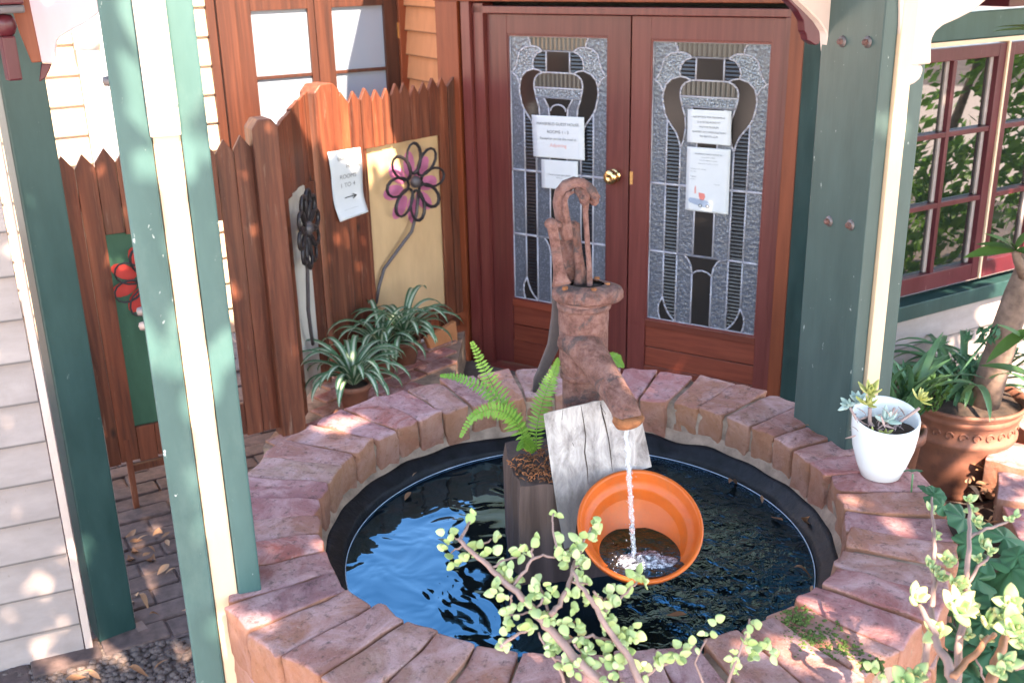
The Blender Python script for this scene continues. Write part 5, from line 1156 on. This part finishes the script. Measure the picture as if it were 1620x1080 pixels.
srose(1455, 632, wy, .020, 12, SY, Vector((.5, -.3, .8))); srose(1342, 640, wy + .01, .017, 10, SB_, Vector((-.6, -.5, .5))); srose(1358, 634, wy + .02, .020, 10, SB_, Vector((-.2, -.3, 1)))
srose(1402, 664, wy - .01, .026, 9, SB_, Vector((.2, -.5, .9))); srose(1400, 686, wy - .04, .012, 6, SY); srose(1383, 688, wy - .045, .012, 6, SY)
for x0_, x1_, r_ in ((1376, 1376, .0045), (1390, 1455, .0035), (1370, 1345, .003), (1395, 1415, .003)):
    q = MB(); q.tube([wp + Vector(((x0_ - 1392) * .0006, -.01, .10)), hy((x0_ + x1_) / 2, 668, wy - .012), hy(x1_, 645, wy - .01)], r_, 7); q.build('stem', MT['dead_stem'], wpot)
for i in range(46):
    x = rnd(1352, 1432); p = hy(x, rnd(655, 690), wy + rnd(-.04, .02)); inst('dry_leaf', SD[0], wpot, orient(p, Vector((rnd(-.6, .6), rnd(-.5, .3), rnd(-1, .6))), rand_dir()) @ Matrix.Scale(rnd(.7, 1.3), 4))
# --- big terracotta pot and strappy plants
random.seed(61)
tcx = hz(1515, 770, 0.0); tcx = Vector((tcx.x, tcx.y + .05, .0)); zr = hy(1515, 655, tcx.y - .2)[2]
terra = thing('terracotta_planter', 'big moulded terracotta planter of strappy leaves behind the white pot', 'planter', tcx)
k = zr / .50; RS = .245
pr = [(0, 0), (.78, 0), (.80, .05), (.78, .07), (.80, .10), (.79, .13), (.84, .2), (.88, .45), (.90, .60), (.93, .62), (.93, .66), (.90, .68), (.92, .84), (.96, .86), (.96, .90), (.94, .92), (1.02, .96), (1.04, 1.0), (.98, 1.0), (.94, .94), (.9, .9)]
q = MB(); q.lathe([(r * RS, z * zr) for r, z in pr], tcx, 64); q.build('pot', MT['terracotta'], terra)
q = MB()
for i in range(26):                               # moulded scroll frieze
    a = 2 * pi * i / 26; ux = Vector((cos(a), sin(a), 0)); vx = Vector((-sin(a), cos(a), 0)); c = tcx + ux * RS * .915 + Vector((0, 0, zr * .745))
    q.tube([c + (vx * cos(t) * .020 + Vector((0, 0, 1)) * sin(t) * .022) * (1 - t / 9) for t in [j * .6 for j in range(11)]], .0035, 5)
q.build('scroll_frieze', MT['terracotta'], terra, kind='stuff')
q = MB(); q.lathe([(RS * .92, zr * .93), (RS * .5, zr * .97), (0, zr * .98)], tcx, 24, wob=.06); q.build('soil', MT['soil'], terra)
top = Vector((tcx.x, tcx.y, zr * .96))
for i in range(46):
    az = rnd(0, 2 * pi) ; b = top + Vector((rnd(-.10, .14), rnd(-.10, .10), 0)); q = MB(); big = i % 4 == 0
    ribbon(q, b, az, rnd(.30, .52), rnd(.022, .034), up=rnd(.7, 1.35), droop=rnd(1.6, 2.9), n=12, fold=.2, lean=rnd(-.2, .2)); q.build('leaf', MT['strap'], terra)
q = MB(); mass(q, (top.x + .02, top.y + .05, top.z + .09), (.17, .13, .08), 380, .018, 8); q.build('small_leaves', MT['geranium'], terra, kind='stuff')
tc2 = Vector((1.50, 3.95, 0)); t2 = thing('planter', 'smaller pot of upright leaves squeezed between green post and terracotta planter', 'planter', tc2)
z2 = zr * 1.0
q = MB(); q.lathe([(0, 0), (.10, 0), (.14, z2 * .9), (.155, z2 * .9), (.155, z2), (.14, z2), (.13, z2 * .95)], tc2, 36); q.build('pot', MT['terracotta'], t2)
q = MB(); q.lathe([(.135, z2 * .94), (0, z2 * .97)], tc2, 20); q.build('soil', MT['soil'], t2)
for i in range(34):
    az = rnd(0, 2 * pi); q = MB(); ribbon(q, tc2 + Vector((rnd(-.08, .1), rnd(-.06, .06), z2 * .95)), az, rnd(.28, .50), rnd(.020, .032), up=rnd(1.15, 1.5), droop=rnd(.3, 1.8), n=10, fold=.2); q.build('leaf', MT['strap'], t2)
q = MB(); mass(q, (tc2.x + .12, tc2.y + .05, z2 + .13), (.14, .10, .10), 260, .018, 9); q.build('small_leaves', MT['shrub'], t2, kind='stuff')
q = MB(); p0 = Vector((tc2.x + .15, tc2.y + .05, z2 + .02)); p1 = hy(1570, 525, tc2.y + .1); q.tube([p0, p0.lerp(p1, .5) + Vector((0, 0, -.02)), p1], .005, 6); mass(q, (p1.x - .04, p1.y, p1.z - .01), (.09, .04, .035), 44, .022, 12); q.build('side_shoot', MT['geranium'], t2)
# --- frangipani with a thick grey trunk at the right edge
random.seed(71)
fr = thing('frangipani', 'frangipani with thick bare leaning trunk at the right edge', 'tree', hy(1568, 600, 4.2))
q = MB(); pts = [hy(1555, 640, 4.18), hy(1572, 585, 4.15), hy(1592, 520, 4.1), (hy(1612, 465, 4.05)), hy(1640, 400, 4.0), hy(1680, 330, 3.95), hy(1720, 230, 3.9), hy(1735, 120, 3.9)]; q.tube(pts, [.066, .060, .056, .055, .05, .045, .036, .026], 16); q.build('trunk', MT['bark'], fr)
q = MB(); q.tube([hy(1625, 445, 4.02), hy(1612, 415, 3.96), hy(1606, 398, 3.93)], [.026, .02, .014], 10); q.build('limb', MT['bark'], fr)
for ex, ey in ((1690, 60), (1790, 40), (1740, 10)): q = MB(); q.tube([hy(1735, 125, 3.9), hy((1735 + ex) / 2 + 6, (125 + ey) / 2, 3.86), hy(ex, ey, 3.82)], [.026, .02, .014], 10); q.build('limb', MT['bark'], fr)
def bigleaf(root, p, d, L, W, up):
    q = MB(); n = 10; vs = []; fs = []; uv = []; d = d.normalized(); s = d.cross(up).normalized(); nn = s.cross(d)
    for i in range(n + 1):
        t = i / n; wd = W * .5 * sin(pi * min(1, t ** .85)) ** .8 if 0 < t < 1 else .001; c = p + d * L * t + nn * (-.25 * L * t * t)
        vs += [c - s * wd + nn * wd * .3, c, c + s * wd + nn * wd * .3]; uv += [(0, t * .5), (.5, t * .5), (1, t * .5)]
    for i in range(n):
        for j in (0, 1): a = i * 3 + j; fs.append((a, a + 1, a + 4, a + 3))
    q.add(vs, fs, uv, smooth=True); q.build('leaf', MT['shrub'], root)
for ex, ey in ((1690, 60), (1790, 40), (1740, 10)):
    for k_ in range(8): a_l = k_ * .8 + ex; bigleaf(fr, hy(ex, ey, 3.82), Vector((cos(a_l), sin(a_l), .35)), rnd(.18, .26), .06, Vector((0, 0, 1)))
b0 = hy(1606, 396, 3.93)
for x, y, W in ((1538, 392, .055), (1575, 362, .03), (1625, 362, .05), (1660, 400, .05), (1600, 372, .03), (1560, 375, .03)):
    e_ = hy(x, y, 3.88); bigleaf(fr, b0, e_ - b0, (e_ - b0).length * 1.05, W, Vector((0, -.5, 1)))
for x, y, x2, y2 in ((1630, 520, 1560, 560), (1640, 600, 1570, 560), (1640, 560, 1600, 500)):
    a = hy(x, y, 3.6); b = hy(x2, y2, 3.55); bigleaf(fr, a, b - a, (b - a).length, .05, Vector((0, -.3, 1)))
# --- garden bed, rubble, edging on the right
q = MB(); vs = []; fs = []; nx = 40
for i in range(nx + 1):
    for j in range(nx + 1):
        x = .95 + 2.4 * i / nx; y = 1.0 + 3.6 * j / nx; e_ = min(i, nx - i, j, nx - j) / nx * 6; z = .0 + .20 * min(1, e_) * (.7 + .5 * noise.noise(Vector((x * 2, y * 2, 0)))) + .05 * noise.noise(Vector((x * 9, y * 9, 3)))
        if math.hypot(x - RC.x, y - RC.y) < .85 or (x < 1.3 and y > 3.2): z = -.05
        if math.hypot(x - tcx.x, y - tcx.y) < .3: z = min(z, .0)
        vs.append((x, y, z - .04))
for i in range(nx):
    for j in range(nx): a = i * (nx + 1) + j; fs.append((a, a + 1, a + nx + 2, a + nx + 1))
q.add(vs, fs, smooth=True); q.build('garden_bed', MT['soil'], None, kind='structure')
edg = thing('stone_edging', 'rough mauve edging stones at the right edge beside the planter', 'edging', (2.0, 3.4, .1))
for i, (x, y) in enumerate(((1600, 745), (1612, 800), (1635, 860), (1640, 700))):
    p = hz(x, y, .16); m_ = brick_mesh(40 + i, .24, .16, .18, .16); inst('stone', m_, edg, Matrix.Translation(p) @ Matrix.Rotation(R(50 + i * 14), 4, 'Z'))
# fallen leaves, floating leaves, pebbles
random.seed(81)
DL = []
for i in range(4):
    q = MB(); L = .045; vs = []; fs = []; uv = []
    for a in range(7):
        t = a / 6; w_ = L * (.10 + .06 * i) * sin(pi * min(1, t ** .8)) if 0 < t < 1 else .0006; z = .012 * sin(t * 3 + i) * (i % 2 + .3)
        vs += [(L * (t - .5), -w_, z + w_ * .4), (L * (t - .5), 0, z), (L * (t - .5), w_, z + w_ * .5)]; uv += [(0, .3), (.5, .3), (1, .3)]
    for a in range(6):
        for j in (0, 1): k_ = a * 3 + j; fs.append((k_, k_ + 1, k_ + 4, k_ + 3))
    q.add(vs, fs, uv, smooth=True); DL.append(q.mesh('fallen_leaf', MT['dry']))
def litter(p, s, lab, rot=None, grp='fallen leaves'):
    o = bpy.data.objects.new('fallen_leaf', random.choice(DL)); link(o, None, Matrix.Translation(p) @ Matrix.Rotation(rnd(0, 6) if rot is None else rot, 4, 'Z') @ Matrix.Rotation(rnd(-.3, .3), 4, 'X') @ Matrix.Scale(s, 4)); return tag(o, lab, 'leaf', grp)
GL_ = 'dry leaf lying on the paving under the timber gate'
for x, y in ((212, 868), (225, 850), (240, 868), (262, 846), (265, 858), (232, 876), (238, 880), (205, 880), (258, 900), (212, 940), (228, 952), (245, 972), (298, 965), (205, 950), (270, 902), (215, 855), (250, 842), (206, 842)): litter(hz(x, y, .03), rnd(.8, 1.6), GL_)
for x, y in ((143, 1062), (150, 1068), (96, 1030), (220, 1062), (255, 1050), (120, 1072)): litter(hz(x, y, .03), rnd(1, 1.5), 'dry leaf among the pebbles below the far left post')
for x, y, lab, s in ((1160, 766, 'brown curled leaf floating on the pond just right of the orange pot', 1.2), (1205, 789, 'pale sliver of leaf floating near the rear right of the pond', .9), (1229, 820, 'small curled brown leaf on the water near the right liner', .8), (1272, 908, 'pale leaf floating against the right liner', 1.0), (645, 784, 'pale leaf floating against the rear left liner', .8), (1083, 858, 'brown leaf on the dark water right of the orange pot', .6), (1070, 972, 'reddish leaf floating below the orange pot', .9), (910, 985, 'pinkish dry leaf caught among succulent branches', .7), (905, 1015, 'brown leaf floating near front of pond', .7)):
    litter(hz(x, y, WZ + .006), s, lab, None, None)
for x, y, z, lab, s in ((1278, 818, .998, 'curled orange brown leaf lying on the black liner at right', 1.0), (1284, 932, 1.0, 'orange leaf stuck beside the moss on the liner edge', .7), (1272, 677, 1.113, 'small brown leaf on the bricks at the foot of the big green post', .6), (1286, 683, 1.113, 'smallest brown leaf on the bricks left of the white pot', .4), (656, 750, 1.0, 'pale sliver of leaf on the rear left liner lip', .5)):
    litter(hz(x, y, z), s, lab, None, None)
for i in range(70):
    x, y = rnd(1530, 1620), rnd(730, 860); litter(hz(x, y, .17) + Vector((0, 0, rnd(0, .03))), rnd(.8, 1.6), 'dry brown leaf lying in the garden bed by the planter', None, 'leaves in the garden bed')
PB = []
for i in range(4):
    q = MB(); q.lathe([(0, 0), (.5, .04), (.9, .22), (1, .42), (.8, .66), (.4, .82), (0, .86)], (0, 0, 0), 14, wob=.25); PB.append(q.mesh('pebble', MT['paving' if i % 2 else 'mortar']))
for x, y, s, lab in ((75, 1040, 30, 'big pale stone at the base of the weatherboard wall'), (30, 1070, 34, 'rounded pale stone at the bottom left corner'), (235, 1000, 18, 'white stone by the foot of the far left post'), (232, 1012, 22, 'flat grey stone in front of the far left post'), (280, 1032, 26, 'sunlit flat stone beside the striped post'), (175, 1035, 24, 'brown stone in front of the far left post'), (120, 1045, 22, 'mottled stone below the wall corner'), (300, 1060, 22, 'reddish stone against the striped post'), (250, 1065, 20, 'small grey stone near the striped post'), (205, 1070, 18, 'small brown stone at the bottom edge'), (82, 1022, 8, 'narrow white stake like stone against the wall')):
    p = hz(x, y, -.012); r_ = s / F_PX * (p - CAM).length * .8; o = bpy.data.objects.new('stone', random.choice(PB)); link(o, None, Matrix.Translation(p) @ Matrix.Rotation(rnd(0, 6), 4, 'Z') @ Matrix.Diagonal((r_, r_ * .75, r_ * .5, 1))); tag(o, lab, 'stone', 'stones at the foot of the wall')
q = MB()
for i in range(900):
    p = hz(rnd(-20, 330), rnd(1012, 1090), .005); s = rnd(.004, .016); q.lathe([(s, 0), (s * .9, s * .5), (0, s * .7)], p, 6)
q.build('pebbles', MT['ground'], None, kind='stuff')
# little trestle under the gate
tr = thing('timber_trestle', 'small brown timber trestle standing behind the gap under the gate', 'trestle', hz(220, 806, 0))
G = Frame(hz(217, 807, 0), 60)
for s0, n0, h_ in ((0, .0, .34), (-.07, -.35, .34), (.26, -.05, .34)): q = MB(); q.fbox(G, s0 - .012, s0 + .012, 0, h_, n0 - .012, n0 + .012, .002); q.build('leg', MT['red_wood'], tr)
q = MB(); q.fbox(G, .013, .26, .17, .20, -.045, -.025, .002); q.build('rail', MT['red_wood'], tr)
q = MB(); q.fbox(G, -.1, .3, .341, .36, -.4, .0, .002); q.build('top', MT['red_wood'], tr)

# ================= outside the frame: added tree that shades the place, shrub shown in the panes =================
random.seed(91)
LIT = []                                          # sun flecks seen in the photo: (point, radius)
for x in range(-260, -40, 14):
    for zz_ in (.7, 1.2, 1.7, 2.2): LIT.append((Vector((x / 100, 6.5 + (x / 100 + .57) * .577, zz_)), .28))
for px, py, r in ((520, 150, .10), (530, 215, .08), (550, 175, .09), (575, 170, .09), (600, 175, .10), (625, 150, .09), (590, 215, .07), (665, 145, .04), (640, 150, .06), (555, 215, .07)): LIT.append((FR(*FR.px(px, py)), r))
for px, py, r in ((24, 822, .02), (36, 810, .024), (48, 798, .02), (5, 872, .025), (52, 938, .024), (64, 928, .024), (74, 918, .02), (8, 978, .03), (92, 985, .02), (12, 420, .02), (22, 405, .018), (92, 872, .012)): LIT.append((LW(*LW.px(px, py)), r))
for px, py, z, r in ((565, 661, 1.11, .026), (590, 660, 1.11, .022), (545, 663, 1.11, .02), (553, 695, 1.11, .022), (1172, 662, 1.11, .022), (1295, 718, 1.11, .020), (1048, 586, 1.11, .02), (1030, 612, 1.11, .015), (1290, 740, 1.1, .01), (715, 680, 1.02, .02), (620, 735, 1.02, .02), (650, 1000, .0, .03)): LIT.append((hz(px, py, z), r))
for px, py, r in ((270, 100, .06), (265, 40, .08), (240, 150, .06), (255, 190, .06), (280, 250, .035), (290, 400, .03), (300, 600, .03), (320, 800, .028), (345, 1000, .028), (335, 560, .02), (260, 200, .05)): LIT.append((FLP(*FLP.px(px, py)), r))
for px, py, r in ((1395, 180, .03), (1392, 265, .02), (1412, 455, .03)): LIT.append((FRP(*FRP.px(px, py)), r))
for x, y, z, r in ((2.02, 4.02, .42, .09), (1.98, 3.95, .6, .07), (2.1, 4.0, .3, .05), (1.7, 3.95, .62, .05)): LIT.append((Vector((x, y, z)), r))
for px, py, yy, r in ((1440, 940, 1.35, .03), (1490, 965, 1.35, .03), (1500, 880, 1.47, .03), (1600, 970, 1.3, .03), (980, 850, 1.48, .015), (1475, 1000, 1.33, .02)): LIT.append((hy(px, py, yy), r))
for i in range(7): LIT.append((hz(60 + i * 36, 1035 + (i % 3) * 14, .0), .035))
def lit(p):
    for c, r in LIT:
        v = p - c; k_ = v.dot(SUN)
        if k_ > 0 and (v - SUN * k_).length < r + .018: return True
    return False
tree = thing('added_shade_tree', 'unseen leafy tree added behind the viewer, its crown shaped to dapple the pond', 'tree', (4.6, -1.6, 0))
q = MB(); q.tube([(4.6, -1.6, 0), (4.5, -1.5, 1.2), (4.2, -1.2, 2.4), (3.3, -.6, 3.5), (2.0, .2, 4.1), (.9, .9, 4.35)], [.2, .17, .15, .12, .08, .04], 14); q.build('trunk', MT['bark'], tree)
q = MB(); n_l = 0
for i in range(22000):
    x, y, z = rnd(-1.35, 3.5), rnd(-1.35, 4.4), rnd(3.45, 4.7)
    if y > 3.2 and x < .45: continue
    p = Vector((x, y, z)); s = rnd(.045, .085)
    if lit(p): continue  # added crown skips leaves on sun paths, so chosen flecks stay lit
    a = rand_dir(); a.z += .8; a.normalize(); b = a.orthogonal().normalized(); b = (Matrix.Rotation(rnd(0, 6), 3, a) @ b); c2 = a.cross(b); q.add([p - b * s * 1.3, p + c2 * s * .75, p + b * s * 1.3, p - c2 * s * .75], [(0, 1, 2, 3)])
q.build('added_crown', MT['shrub'], tree, kind='stuff')
sh = thing('garden_shrub', 'leafy shrub beyond the right edge mirrored in the burgundy window', 'shrub', (5.2, 4.1, 0))
q = MB()
for c, r in (((5.3, 4.2, 1.0), (.6, .8, .9)), ((4.9, 4.7, 1.6), (.45, .5, .5)), ((5.2, 3.7, 1.9), (.5, .5, .4))): mass(q, c, r, 900, .055, int(c[2] * 10))
for k_ in range(8): mass(q, (4.7 + .25 * (k_ % 2), 2.4 + k_ * .7, .5), (.4, .5, .6), 750, .06, 100 + k_)
q.build('foliage', MT['shrub_bright'], sh, kind='stuff'); q = MB(); q.tube([(5.2, 4.1, 0), (5.15, 4.1, .8), (5.1, 4.3, 1.6)], [.05, .04, .02], 8); q.build('trunk', MT['bark'], sh)
